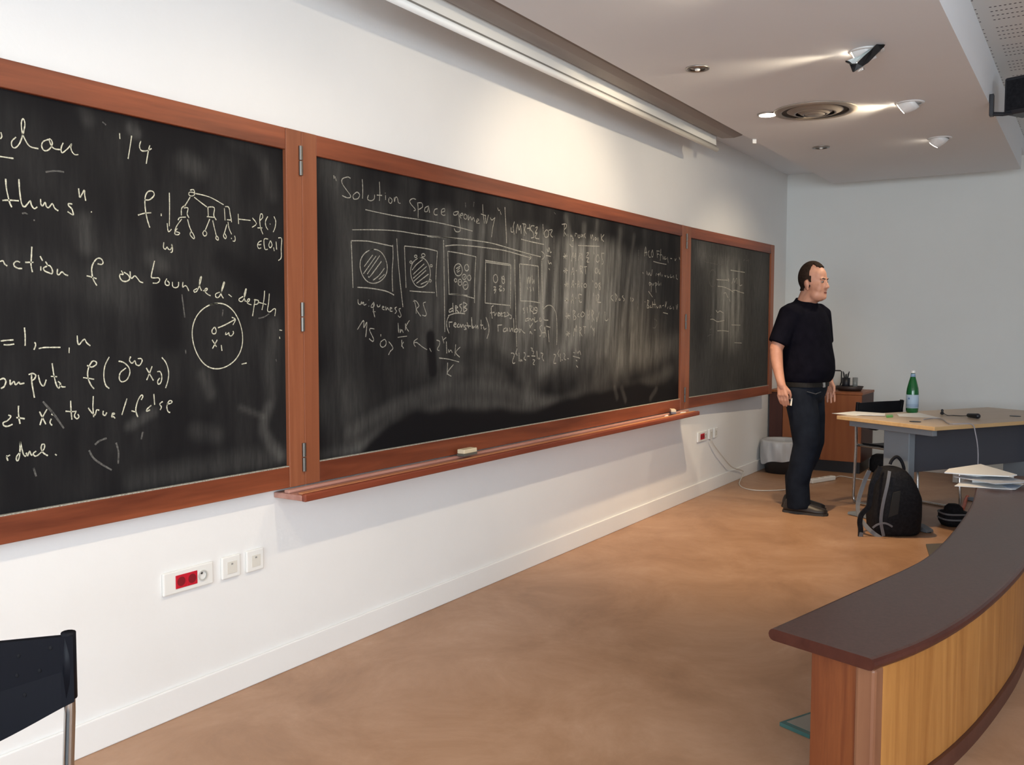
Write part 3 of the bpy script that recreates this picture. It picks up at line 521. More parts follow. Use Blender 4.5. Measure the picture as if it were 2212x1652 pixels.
M_ring = mat('lamp_ring_white', (0.78, 0.77, 0.75), 0.35); M_silver = mat('lamp_reflector', (0.75, 0.75, 0.73), 0.2, 0.9)
def spot_light(name, loc, aim, watt, size, blend, col=SPOT_COL, rad=.028):
    l = bpy.data.lights.new(name, 'SPOT'); l.energy = watt; l.spot_size = math.radians(size); l.spot_blend = blend; l.color = col; l.shadow_soft_size = rad
    o = bpy.data.objects.new(name, l); C.objects.link(o); o.location = loc
    o.rotation_euler = (Vector(aim)-Vector(loc)).to_track_quat('-Z', 'Y').to_euler(); return o
def eyeball(x, y, aim, label, watt=1.0, size=128):
    t = thing('ceiling_spotlight', label, 'spotlight', (x, y, ZR), group='tilting eyeball spotlights in the ceiling raft')
    c = Vector((x, y, ZR+.008)); d = (Vector(aim)-c).normalized()
    bm = B(); lathe(bm, [(.062, ZR-.0005), (.080, ZR-.0005), (.078, ZR-.006), (.062, ZR-.006)], 28, (x, y, 0), False); obj('trim_ring', bm, M_ring, t, smooth=True)
    # lamp holder: cone-shaped white eyeball tilted at the board
    X, Y = frame_of(d); bm = B(); rings = []
    for s, r in ((-.02, .060), (.01, .058), (.035, .050), (.055, .041), (.062, .038)):
        rings.append([c+d*s+(X*math.cos(q)+Y*math.sin(q))*r for q in (2*PI*k/24 for k in range(24))])
    loft(bm, rings); obj('eyeball', bm, M_ring, t, smooth=True)
    bm = B(); rings = [[c+d*s+(X*math.cos(q)+Y*math.sin(q))*.033 for q in (2*PI*k/20 for k in range(20))] for s in (.0622, .065)]
    loft(bm, rings); obj('lamp_face', bm, M_lamp, t)
    spot_light('eyeball_beam', c+d*.072, aim, SPOT_W*watt, size, .7)
    return t
EYE = [(1.09, (1.15, 0, .45), 'eyeball spotlight in the raft, farthest left of the row', 1.1, 96), (2.29, (2.25, 0, .60), 'eyeball spotlight in the raft above the left chalkboard hinge', 1.05, 100), (3.49, (3.4, 0, 1.2), 'eyeball spotlight in the raft above the centre of the wide chalkboard', .8, 125),
       (4.69, (4.66, 0, 1.86), 'eyeball spotlight in the ceiling half hidden by torn black foil', 2.2, 76), (5.90, (6.0, -.05, 1.5), 'eyeball spotlight with glowing face right of the round air vent', .9, 130), (7.10, (7.68, 0, .60), 'small farthest eyeball spotlight near the back of the ceiling', 1.7, 96)]
for x, aim, lab, k, sz in EYE: eyeball(x, -1.66, aim, lab, k, sz)
def downlight(x, y, label, on=False):
    t = thing('recessed_downlight', label, 'downlight', (x, y, ZR), group='recessed downlights along the screen')
    bm = B(); lathe(bm, [(.040, ZR-.0005), (.062, ZR-.0005), (.060, ZR-.007), (.044, ZR-.009), (.040, ZR-.006)], 28, (x, y, 0), False); obj('trim_ring', bm, M_steel, t, smooth=True)
    if on:
        bm = B(); lathe(bm, [(.001, ZR-.010), (.050, ZR-.010), (.050, ZR-.001), (.001, ZR-.001)], 24, (x, y, 0)); obj('lamp_face', bm, M_lamp, t)
        spot_light('downlight_beam', (x, y, ZR-.02), (x, y, 0), 240, 82, .8, (1.0, .74, .45))
    else:
        bm = B(); lathe(bm, [(.001, ZR-.003), (.041, ZR-.004), (.041, ZR-.0005), (.001, ZR-.0005)], 24, (x, y, 0)); obj('reflector', bm, M_steel, t, smooth=True)
        bm = B(); ell(bm, (x, y, ZR-.008), (.014, .014, .008), 12, 8); obj('bulb', bm, M_white, t, smooth=True)
    return t
downlight(4.55, -.87, 'unlit recessed downlight nearest the viewer beside the screen housing')
downlight(5.745, -.866, 'lit recessed downlight left of the round air vent', True)
downlight(7.0, -.88, 'unlit recessed downlight near the back edge of the ceiling')
# torn black foil and white card taped round the first spotlight
def dep(px, py, d): return CAM + ray(px, py)*d
foil = thing('light_flag', 'torn black foil with white card taped around the nearest ceiling spotlight', 'foil', (4.72, -1.70, ZR))
def flag(name, pts, d, material, th=.004):
    P = [dep(1800+a/13.825, 70+b/13.825, d+.018*math.sin(i*2.1)) for i, (a, b) in enumerate(pts)]
    bm = B(); loft(bm, [P, [p+FW*th for p in P]]); bmesh.ops.triangulate(bm, faces=[f for f in bm.faces if len(f.verts) > 4])
    return obj(name, bm, material, foil)
flag('foil', [(1285,355),(1440,335),(1555,370),(1510,440),(1400,490),(1410,530),(1330,620),(1160,730),(1050,900),(880,1010),(620,1180),(580,1170),(490,930),(370,880),(370,840),(480,860),(560,930),(610,985),(700,930),(900,720),(1100,560),(1200,450)], 4.29, mat('black_foil', (.010, .009, .009), .55))
flag('card', [(425,835),(880,650),(1260,380),(1200,450),(900,720),(610,985),(500,880)], 4.32, mat('white_card', (.66, .70, .68), .6))
flag('clip', [(900,990),(945,985),(950,1100),(905,1110),(730,1180),(715,1160),(880,1040)], 4.28, M_silver, .006)
# round air vent
vent = thing('air_vent', 'round metal ceiling air diffuser with concentric rings', 'vent', (5.80, -1.14, ZR))
M_vent = mat('vent_metal', (0.36, 0.31, 0.26), 0.4, 0.35); vc = (5.80, -1.14, 0)
bm = B(); lathe(bm, [(.195, ZR-.001), (.245, ZR-.001), (.243, ZR-.008), (.215, ZR-.014), (.195, ZR-.010)], 48, vc, False); obj('outer_flange', bm, M_vent, vent, smooth=True)
bm = B(); lathe(bm, [(.001, ZR-.0015), (.195, ZR-.0015), (.195, ZR-.0005), (.001, ZR-.0005)], 48, vc); obj('backing', bm, mat('vent_inside', (.05, .042, .035), .7), vent)
for r0, r1, zd in ((.165, .125, .020), (.110, .075, .026)):
    bm = B(); lathe(bm, [(r0, ZR-.003), (r1, ZR-zd), (r1-.012, ZR-zd), (r1-.006, ZR-zd+.004), (r0-.006, ZR-.003)], 40, vc, False); obj('ring', bm, M_vent, vent, smooth=True)
bm = B(); lathe(bm, [(.001, ZR-.030), (.05, ZR-.029), (.062, ZR-.024), (.05, ZR-.004), (.001, ZR-.004)], 32, vc); obj('centre_cone', bm, M_vent, vent, smooth=True)
# small sensor on the raft edge
bm = B(); prism(bm, [(-.016, -.014), (.016, -.014), (.020, .010), (-.016, .014)], .030, Matrix.Translation((6.47, -.552, ZR-.031)) @ Matrix.Rotation(.5, 4, 'Z'))
tag(obj('motion_sensor', bm, M_white, bevel=.003), 'small white sensor on the ceiling edge past the end of the screen', 'sensor')
# loudspeaker on the raft's side
sp = thing('loudspeaker', 'black loudspeaker on an angled bracket, cut by the right photo edge', 'loudspeaker', (6.28, -2.20, 2.62))
bm = B(); box(bm, 6.14, 6.19, -2.075, -2.052, 2.575, 2.70); obj('wall_plate', bm, M_black, sp, bevel=.003)
bm = B(); tube(bm, [(6.165, -2.07, 2.588), (6.19, -2.12, 2.586), (6.23, -2.17, 2.595)], .012, 8); obj('bracket_arm', bm, M_black, sp)
bm = B(); M_ = Matrix.Translation((6.27, -2.245, 2.585)) @ Matrix.Rotation(math.radians(-20), 4, 'Z')
loft(bm, [[M_ @ Vector((x*k, y*k, z)) for x, y in ((-.085, -.10), (.085, -.075), (.085, .075), (-.085, .10))] for z, k in ((0, .92), (.02, 1.0), (.205, 1.0), (.215, .95))]); obj('cabinet', bm, M_black, sp, bevel=.006)
bm = B(); loft(bm, [[M_ @ Vector((-.086-q, y, z)) for y, z in ((-.085, .025), (.085, .025), (.085, .195), (-.085, .195))] for q in (0, .006)]); obj('grille', bm, M_blackfab, sp)

# ------------------------------------------------------------------ sockets
def sockets(dx, where, grp):
    M_pl = M_white; z0, z1 = .430, .508
    t = thing('socket_plate', 'wide white socket plate with a red twin outlet ' + where, 'socket', (1.965+dx, 0, z0), group=grp)
    bm = B(); box(bm, 1.965+dx, 2.172+dx, -.012, 0, z0, z1); obj('plate', bm, M_pl, t, bevel=.004)
    for k in (0, 1):
        bm = B(); x = 2.012+.045*k+dx; box(bm, x, x+.0445, -.0145, -.0122, z0+.016, z1-.016); r = obj('red_outlet', bm, M_red, t, bevel=.001)
        bm = B(); M_ = Matrix.Translation((x+.022, -.0148, (z0+z1)/2)) @ Matrix.Rotation(PI/2, 4, 'X'); lathe(bm, [(.001, -.0004), (.016, -.0004), (.016, .0006), (.001, .0006)], 20); bm.transform(M_); obj('well', bm, mat('red_recess', (.22, .006, .014), .5), r)
    bm = B(); lathe(bm, [(.015, 0), (.019, 0), (.019, .004), (.015, .004)], 24, cap=False); bm.transform(Matrix.Translation((2.125+dx, -.0122, (z0+z1)/2)) @ Matrix.Rotation(PI/2, 4, 'X')); obj('white_outlet', bm, mat('socket_rim', (.55, .54, .50), .5), t)
    bm = B(); lathe(bm, [(.001, 0), (.004, 0), (.004, .003), (.001, .003)], 12); bm.transform(Matrix.Translation((2.120+dx, -.0122, z0+.048)) @ Matrix.Rotation(PI/2, 4, 'X')); obj('earth_pin', bm, M_dark, t)
    for k, (a, b) in enumerate(((2.212, 2.296), (2.326, 2.408))):
        t = thing('network_socket', ('square white socket plate next to the red outlet ' if k == 0 else 'square white socket plate farther from the red outlet ') + where, 'socket', (a+dx, 0, z0), group=grp)
        bm = B(); box(bm, a+dx, b+dx, -.012, 0, z0, z1+.002); obj('plate', bm, M_pl, t, bevel=.004)
        bm = B(); box(bm, a+.022+dx, b-.018+dx, -.0135, -.0122, z0+.016, z1-.018); f = obj('cover', bm, mat('cover_cream', (.70, .67, .60), .5), t, bevel=.001)
        bm = B(); box(bm, (a+b)/2-.003+dx, (a+b)/2+.005+dx, -.0146, -.0136, z1-.030, z1-.024); obj('marker', bm, mat('marker_grey', (.30, .29, .27), .6), f)
sockets(0, 'under the left chalkboard', 'sockets under the left chalkboard')
sockets(4.93, 'under the right chalkboard wing', 'sockets under the right chalkboard wing')

# ------------------------------------------------------------------ things on the ledge
er = thing('board_eraser', 'cream wooden board eraser on the chalk ledge', 'eraser', (3.60, -.098, .7245))
bm = B(); box(bm, 3.555, 3.665, -.124, -.080, .7245, .736); obj('felt', bm, mat('dark_felt', (.10, .09, .07), .9), er, bevel=.002)
bm = B(); box(bm, 3.556, 3.664, -.123, -.081, .7362, .757); obj('block', bm, mat('cream_wood', (.66, .56, .38), .55), er, bevel=.004)
er = thing('board_eraser', 'small chalky block at the far right end of the chalk ledge', 'eraser', (6.15, -.10, .7245))
bm = B(); M_ = Matrix.Translation((6.15, -.103, .7245)) @ Matrix.Rotation(.5, 4, 'Z'); box(bm, -.05, .05, -.018, .018, 0, .012); bm.transform(M_); obj('felt', bm, mat('grey_felt', (.14, .15, .19), .9), er, bevel=.002)
bm = B(); box(bm, -.05, .05, -.018, .018, .0122, .030); bm.transform(M_); obj('block', bm, mat('cream_wood_2', (.66, .55, .40), .55), er, bevel=.003)
for k, (x, y, a) in enumerate(((6.02, -.110, .1), (6.32, -.112, -.25))):
    bm = B(); d = Vector((math.cos(a), math.sin(a), 0))*.03; c = Vector((x, y, .7165)); tube(bm, [c-d, c+d], .0055, 10)
    tag(obj('chalk_stick', bm, mat('chalk_stick', (.8, .78, .72), .9)), ('stub of white chalk left of the chalky block on the ledge', 'stub of white chalk at the very end of the ledge')[k], 'chalk', 'chalk stubs on the ledge')

# ------------------------------------------------------------------ low curved counter
desk = thing('curved_counter', 'low curved wooden counter with a dark brown top in the foreground', 'counter', (4.2, -2.2, 0))
OUT = [(2.694,-1.837),(2.912,-1.888),(3.39,-1.997),(3.63,-2.052),(3.86,-2.092),(4.226,-2.117),(4.795,-2.126),(5.273,-2.116),(5.613,-2.095),(6.02,-2.06),(6.27,-2.035)]
INN = [(2.582,-2.158),(2.787,-2.240),(3.079,-2.317),(3.434,-2.378),(3.894,-2.430),(4.30,-2.446),(4.80,-2.448),(5.30,-2.437),(5.62,-2.42),(6.05,-2.38),(6.30,-2.350)]
def smooth2(P, n=54):
    c = catmull([Vector((a, b, 0)) for a, b in P], 12); L = [0]
    for a, b in zip(c, c[1:]): L.append(L[-1]+(b-a).length)
    return [c[min(range(len(L)), key=lambda i: abs(L[i]-L[-1]*k/n))] for k in range(n+1)]
o_, i_ = smooth2(OUT), smooth2(INN)
def inset(a, b, t): return a + (b-a).normalized()*t
M_top = mixmat('dark_brown_laminate', [(.35, (.072, .034, .026)), (.65, (.100, .050, .040))], nscale=90, rough=.33, spec=.5)
M_gold = wood('golden_veneer', (.30, .115, .026), (.48, .22, .060), 2, .38, 20)
M_redv = wood('red_veneer', (.13, .030, .010), (.26, .080, .025), 2, .4, 26)
M_post = wood('brown_post', (.20, .080, .040), (.28, .125, .064), 2, .4, 12)
ZD = .45
bm = B(); rr = []
for a, b in zip(o_, i_):
    h = .0175; zc = ZD-.0175; ring = []
    for k in range(7): t = -PI/2+PI*k/6; ring.append((a+(b-a).normalized()*h - (b-a).normalized()*h*math.cos(t)) + Vector((0, 0, zc-h*math.sin(t)*-1*-1)))
    for k in range(7): t = PI/2-PI*k/6; ring.append((b-(b-a).normalized()*h + (b-a).normalized()*h*math.cos(t)) + Vector((0, 0, zc-h*math.sin(t))))
    rr.append(ring)
loft(bm, rr); top_ = obj('top', bm, M_top, desk)
top_.data.materials.append(wood('dark_red_edge', (.050, .012, .008), (.085, .024, .015), 0, .28))
for p_ in top_.data.polygons:
    if p_.normal.z < .72: p_.material_index = 1
for nm, s0, s1, material, z0, z1 in (('viewer_side_panel', .020, .038, M_gold, .055, ZD-.036), ('stage_side_panel', .195, .212, M_redv, .0, ZD-.036)):
    bm = B(); rings = []
    for a, b in list(zip(o_, i_))[1:]:
        p, q = inset(b, a, s0), inset(b, a, s1); rings.append([p+Vector((0, 0, z0)), q+Vector((0, 0, z0)), q+Vector((0, 0, z1)), p+Vector((0, 0, z1))])
    loft(bm, rings); obj(nm, bm, material, desk)
bm = B(); rings = []
for a, b in list(zip(o_, i_))[1:]:
    p, q = inset(b, a, .008), inset(b, a, .038); rings.append([p, q, q+Vector((0, 0, .054)), p+Vector((0, 0, .054))])
loft(bm, rings); obj('skirting', bm, wood('dark_skirting', (.06, .018, .012), (.10, .032, .02), 0), desk)
a0, b0 = o_[0], i_[0]; d0 = (o_[1]-o_[0]).normalized(); e0 = (b0-a0).normalized()
def endpiece(name, t0, t1, s0, s1, material, bev):
    P = [a0+e0*t+d0*s for t, s in ((t0, s0), (t1, s0), (t1, s1), (t0, s1))]
    bm = B(); loft(bm, [P, [p+Vector((0, 0, ZD-.0365)) for p in P]]); obj(name, bm, material, desk, bevel=bev)
Lw = (b0-a0).length
endpiece('end_panel', .128, Lw-.070, .035, .055, M_redv, .002); endpiece('corner_post', Lw-.068, Lw-.008, .022, .085, M_post, .010)
# papers at the far end of the counter
def sheet(name, pts, z, th, material, label, cat='paper', group=None, bend=0.0):
    P = [at(a, b, 2, z) for a, b in pts]; bm = B(); loft(bm, [P, [p+Vector((0, 0, th)) for p in P]])
    return tag(obj(name, bm, material), label, cat, group)
gp = 'papers at the far end of the curved counter'
sheet('paper_sheet', [(2062, 1050), (2085, 1036), (2160, 1040), (2212, 1046), (2193, 1058)], ZD+.0015, .003, M_paper, 'lowest cream sheet of the papers on the curved counter', group=gp)
sheet('brochure', [(2165, 1050), (2180, 1046), (2206, 1049), (2192, 1058)], ZD+.005, .002, M_paper2, 'small blue printed leaflet on top of the counter papers', 'leaflet', gp)
sheet('paper_sheet', [(2060, 1030), (2130, 1022), (2230, 1042), (2150, 1046)], ZD+.030, .004, mat('grey_paper', (.50, .52, .56), .7), 'grey-blue middle sheet of the papers on the curved counter', group=gp)
sheet('paper_sheet', [(2040, 1022), (2050, 1014), (2118, 1004), (2197, 1027), (2180, 1030), (2110, 1027)], ZD+.055, .006, M_paper, 'topmost bright white sheet of the papers on the curved counter', group=gp)
bm = B(); q = at(2150, 1038, 2, ZD+.004); P = [at(*v, 2, ZD+.0085) for v in ((2100, 1042), (2115, 1032), (2190, 1036), (2170, 1044))]; loft(bm, [P, [p+Vector((0, 0, .021)) for p in P]])
tag(obj('paper_stack', bm, M_paper), 'short stack of papers under the grey-blue sheet on the counter', 'paper', gp)
bm = B(); P = [at(*v, 2, ZD+.035) for v in ((2065, 1024), (2110, 1014), (2170, 1026), (2110, 1030))]; loft(bm, [P, [p+Vector((0, 0, .019)) for p in P]])
tag(obj('paper_stack', bm, M_paper), 'stack of papers right under the topmost white sheet on the counter', 'paper', gp)
# glass plate and grey floor plate
A_ = at(1684, 1568, 2, 0); u_ = Vector((.90, -.43, 0)); v_ = Vector((-.38, -.925, 0)); bm = B()
P = [A_, A_+u_*.20, A_+u_*.20+v_*.12, A_+v_*.12]; loft(bm, [[p+Vector((0, 0, .001)) for p in P], [p+Vector((0, 0, .014)) for p in P]])
gl = thing('glass_plate', 'small glass plate with green edges on the floor by the counter end', 'glass plate', A_)
obj('glass', bm, mat('green_glass_edge', (.045, .12, .11), .15), gl)
cc = (P[0]+P[2])/2; Q = [cc+(p-cc)*.80+Vector((0, 0, .0145)) for p in P]; bm = B(); loft(bm, [Q, [p+Vector((0, 0, .001)) for p in Q]]); obj('frosted_top', bm, mat('frosted_glass', (.23, .21, .17), .3), gl)
sheet('floor_plate', [(2000, 1178), (2070, 1175), (2060, 1203), (2008, 1204)], .001, .010, mat('grey_plate', (.10, .09, .08), .5), 'dark grey flat plate on the floor half hidden behind the curved counter', 'hatch')  # thin dark grey plate lying flat on the floor

# ------------------------------------------------------------------ chairs
def chair(label, loc, rz, holes=False):
    t = thing('chair', label, 'chair', loc, rz, 'black shell chairs with chrome sled frames', world=False)
    for s in (-1, 1):
        x = .235*s; bm = B()
        tube(bm, [(x*1.06, .257, .755), (x*1.055, .264, .62), (x*1.02, .266, .45), (x, .285, .06), (x, .275, .020), (x, .245, .012), (x, -.24, .012), (x, -.27, .020), (x, -.278, .06), (x, -.255, .43), (x, -.23, .448), (x, .255, .452)], .0105, 10); obj('sled_leg', bm, M_chrome, t, smooth=True)
    bm = B(); tube(bm, [(-.235, -.24, .440), (.235, -.24, .440)], .009, 8); obj('crossbar', bm, M_chrome, t, smooth=True)
    bm = B(); rows = []
    for j, y in enumerate((-.25, -.235, -.1, .1, .225)):
        rows.append([Vector((.222*k/6, y, .470-.014*(1-(k/6)**2)+(-.012 if j == 0 else 0))) for k in range(-6, 7)])
    top = rows; bot = [[p-Vector((0, 0, .014)) for p in r] for r in rows]
    loft(bm, [a+b[::-1] for a, b in zip(top, bot)]); obj('seat', bm, M_shell, t, smooth=False)
    bm = B(); rings = []
    for k in range(-12, 13):
        u = k/12; x = .256*u; yc = .262+.028*(1-u*u)-.010*abs(u)**12; zt = .772-.004*(1-abs(u)**8); zb = .645-.10*(1-abs(u)**1.5)
        ring = []
        for y, z in ((yc-.008, zb), (yc+.006, zb), (yc+.004, (zb+zt)/2), (yc-.004, zt), (yc-.018, zt), (yc-.010, (zb+zt)/2)): ring.append(Vector((x, y, z)))
        rings.append(ring)
    loft(bm, rings); b = obj('backrest', bm, M_shell, t, smooth=False)
    for s in (-1, 1):
        bm = B(); tube(bm, [(.249*s, .262, .648), (.249*s, .252, .775)], .0130, 12); obj('back_post_sleeve', bm, M_shell, b, smooth=True)
    if holes:
        for u, z in ((.855, .750), (.78, .708), (.65, .740), (.635, .703), (.68, .664), (.40, .740), (.40, .690), (.45, .640), (-.40, .740), (-.40, .690), (-.65, .740), (-.635, .703), (-.855, .750), (0, .72), (0, .66)):
            bm = B(); y = .262+.028*(1-u*u)-.010*abs(u)**12-.010-.008*max(0, (z-.68)/.09)-.0005; ell(bm, (.256*u, y, z), (.0032, .0016, .0042), 8, 6); obj('dimple', bm, mat('dimple_black', (.010, .010, .012), .7, spec=.1), b)
    return t
chair('black shell chair in the bottom left corner, its seat below the photo edge', (.642, -1.126, 0), math.radians(-31.3), True)
chair('black chair with chrome sled legs tucked under the far side of the table', (7.35, -1.47, 0), math.radians(-28))

# ------------------------------------------------------------------ table and what is on it
TN = Vector((6.307, -1.79, 0)); TA = math.atan2(-.518, .855); TU = Vector((math.cos(TA), math.sin(TA), 0)); TV = Vector((-math.sin(TA), math.cos(TA), 0)); ZT = .715
TC = TN + TU*.8 + TV*.405
table = thing('office_table', 'beech-topped office table with grey metal legs and modesty panel', 'table', TC, TA, world=False)
def lx(v): return v-.8
def ly(v): return v-.405
bm = B(); box(bm, -.8, .8, -.405, .405, ZT-.026, ZT); tt = obj('table_top', bm, mixmat('pale_beech_top', [(.3, (.50, .37, .25)), (.7, (.57, .44, .31))], (2, 30, 30), 1.0, 4, .38), table, bevel=.003)
tt.data.materials.append(M_beech)
for p_ in tt.data.polygons:
    if p_.normal.z < .7: p_.material_index = 1
bm = B(); box(bm, lx(.06), lx(.10), ly(.06), ly(.75), ZT-.070, ZT-.0265); obj('end_rail', bm, M_greymetal, table, bevel=.003)
for k, x in enumerate((.15, 1.40)):
    bm = B(); box(bm, lx(x-.03), lx(x+.03), ly(.29), ly(.50), .045, ZT-.0265); obj('leg', bm, M_greymetal, table, bevel=.006)
    bm = B(); loft(bm, [[Vector((lx(x+a), ly(y), z)) for a, z in ((-.035, .004), (.035, .004), (.028, h), (-.028, h))] for y, h in ((.13, .022), (.20, .044), (.66, .044), (.80, .022))]); f = obj('foot', bm, M_greymetal, table, bevel=.003)
    for y in (.15, .78):
        bm = B(); lathe(bm, [(.012, 0), (.022, 0), (.022, .004), (.012, .004)], 14, (lx(x), ly(y), 0)); obj('glide', bm, M_black, f)
bm = B(); box(bm, lx(.182), lx(1.368), ly(.33), ly(.352), .365, ZT-.0265); obj('modesty_panel', bm, M_bluemetal, table, bevel=.003)
for px, py in ((1977, 911), (2193, 899)):
    p = at(px, py, 2, ZT)-TC; q = Matrix.Rotation(-TA, 3, 'Z') @ p; bm = B(); lathe(bm, [(.001, ZT+.0005), (.036, ZT+.0005), (.036, ZT+.003), (.001, ZT+.004)], 24, (q.x, q.y, 0)); obj('cable_grommet', bm, M_black, table)
bp = at(1970, 891, 2, ZT); bot = thing('water_bottle', 'green glass water bottle with pale blue label on the table', 'bottle', (bp.x, bp.y, ZT+.0005))
bz = ZT+.0005
M_bgl = mat('green_bottle_glass', (.015, .16, .045), .08, Transmission_Weight=.35)
bm = B(); lathe(bm, [(.001, bz), (.036, bz), (.041, bz+.006), (.0425, bz+.03), (.0425, bz+.15), (.039, bz+.18), (.028, bz+.225), (.0175, bz+.262), (.0145, bz+.272), (.0145, bz+.292), (.001, bz+.292)], 32, (bp.x, bp.y, 0)); obj('glass', bm, M_bgl, bot, smooth=True)
bm = B(); lathe(bm, [(.0428, bz+.034), (.0432, bz+.034), (.0432, bz+.132), (.0428, bz+.132)], 32, (bp.x, bp.y, 0), False); lb = obj('label', bm, mat('pale_blue_label', (.36, .47, .60), .55), bot, smooth=True)
bm = B()
for k in range(3): lathe(bm, [(.0434, bz+.046+.007*k), (.0437, bz+.046+.007*k), (.0437, bz+.048+.007*k), (.0434, bz+.048+.007*k)], 32, (bp.x, bp.y, 0), False)
obj('label_lines', bm, mat('label_blue_print', (.16, .26, .42), .6), lb)['kind'] = 'stuff'
dirc = (CAM-bp); dirc.z = 0; dirc.normalize(); sd = Vector((0, 0, 1)).cross(dirc); bm = B(); sc_ = bp+dirc*.0432*math.cos(.55)-sd*.0432*math.sin(.55); nrm = (dirc*math.cos(.55)-sd*math.sin(.55)); tng = Vector((0, 0, 1)).cross(nrm)
star = [sc_+nrm*.0006+tng*(math.sin(a)*r)+Vector((0, 0, .105+math.cos(a)*r)) - Vector((0, 0, bp.z-bz)) for k in range(10) for a, r in ((k*PI/5, .011 if k % 2 == 0 else .0045),)]
loft(bm, [star, [p+nrm*.0005 for p in star]]); obj('label_star', bm, mat('label_star_blue', (.10, .18, .36), .6), lb)
bm = B(); lathe(bm, [(.0150, bz+.262), (.0182, bz+.262), (.0152, bz+.285), (.0148, bz+.285)], 24, (bp.x, bp.y, 0), False); obj('neck_band', bm, mat('neck_blue', (.25, .38, .55), .5), bot, smooth=True)
bm = B(); lathe(bm, [(.001, bz+.289), (.0162, bz+.289), (.0162, bz+.306), (.001, bz+.307)], 20, (bp.x, bp.y, 0)); obj('cap', bm, M_white, bot)
gt = 'papers on the office table'
sheet('paper_sheet', [(1797, 893), (1845, 888.5), (1900, 892), (1850, 898)], ZT+.0008, .0015, M_paper, 'white sheet overhanging the left tip of the table', group=gt)
sheet('notebook', [(1850, 896.5), (1868, 891), (1912, 893.5), (1912, 898)], ZT+.0035, .004, M_paper, 'thin white booklet over the sheet at the table left end', 'booklet', gt)
sheet('paper_sheet', [(1937, 894), (1985, 891.5), (2032, 903), (1942, 899)], ZT+.0008, .0012, M_paper, 'white sheet lying under the green bottle', group=gt)
sheet('marker_pen', [(1914, 899), (1928, 898), (1929, 901), (1915, 902)], ZT+.0008, .010, mat('green_marker', (.14, .42, .10), .4), 'short green marker between the papers on the table', 'marker')
g1 = at(2035, 896, 2, ZT); bm = B(); ell(bm, g1+Vector((0, 0, .012)), (.022, .014, .011), 12, 8); ell(bm, g1+Vector((.004, 0, .030)), (.012, .010, .012), 10, 8)
tag(obj('cable_plug', remesh(bm, .003, 3), M_black), 'small black plug standing on the table right of the bottle', 'plug')
g2 = at(2100, 903, 2, ZT); dr = at(2116, 905, 2, ZT)-at(2085, 900, 2, ZT); dr.normalize(); dev = thing('black_adapter', 'flat black adapter with a thin cable on the table right half', 'adapter', (g2.x, g2.y, ZT))
bm = B(); capsule(bm, g2-dr*.04+Vector((0, 0, .016)), .014, g2+dr*.06+Vector((0, 0, .020)), .0185); obj('body', bm, M_black, dev, smooth=True)
bm = B(); tube(bm, catmull([g2-dr*.05+Vector((0, 0, .012)), at(2075, 898, 2, ZT+.004), at(2060, 897, 2, ZT+.003), at(2047, 897, 2, ZT+.006), g1+Vector((.03, -.01, .008))], 5), .0028, 6); obj('cable', bm, M_black, dev)
M_cab = mat('grey_cable', (.34, .33, .36), .5)
ed = TN+TU*.33
bm = B(); tube(bm, catmull([at(1995, 906, 2, ZT+.004), at(2015, 903, 2, ZT+.004), at(2035, 905, 2, ZT+.006), at(2052, 915, 2, ZT+.006), ed-TV*.006+Vector((0, 0, ZT+.004)), ed-TV*.018+TU*.03+Vector((0, 0, .66)), ed-TV*.02+TU*.06+Vector((0, 0, .52)), ed-TV*.02+TU*.055+Vector((0, 0, .30)), ed-TV*.02+TU*.045+Vector((0, 0, .02)), ed-TV*.03+TU*.02+Vector((0, 0, .006))], 6), .0035, 7)
tag(obj('cable', bm, M_cab), 'grey cable draped over the table front edge to the floor', 'cable')

# ------------------------------------------------------------------ cabinet in the corner
cab = thing('cabinet', 'reddish brown wooden cabinet against the back wall behind the man', 'cabinet', (9.0, -.45, 0))
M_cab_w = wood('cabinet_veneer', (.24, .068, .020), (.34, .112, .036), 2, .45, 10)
M_cab_d = wood('cabinet_dark_tone', (.050, .013, .009), (.080, .022, .014), 2, .5, 10)
CX, CZ = 8.72, .745
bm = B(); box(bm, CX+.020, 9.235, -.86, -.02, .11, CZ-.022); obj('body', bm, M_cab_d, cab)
bm = B(); box(bm, CX-.004, 9.238, -.865, -.016, CZ-.0215, CZ); obj('cabinet_top', bm, M_cab_w, cab, bevel=.002)
bm = B(); box(bm, CX+.07, 9.20, -.84, -.04, 0, .109); obj('plinth', bm, M_black, cab)
for y0, y1 in ((-.500, -.150), (-.858, -.504)):
    bm = B(); box(bm, CX, CX+.0195, y0, y1, .112, CZ-.024); dd = obj('door', bm, M_cab_w, cab, bevel=.0015)
    bm = B(); ell(bm, (CX-.012, (y0+.04) if y0 < -.6 else (y1-.32), .44), (.012, .012, .012), 12, 8); obj('knob', bm, M_black, dd, smooth=True)
bm = B(); box(bm, CX+.004, CX+.0195, -.146, -.022, .112, CZ-.024); obj('dark_panel', bm, M_cab_d, cab)  # darker panel, slightly set back, at the wall end of the front
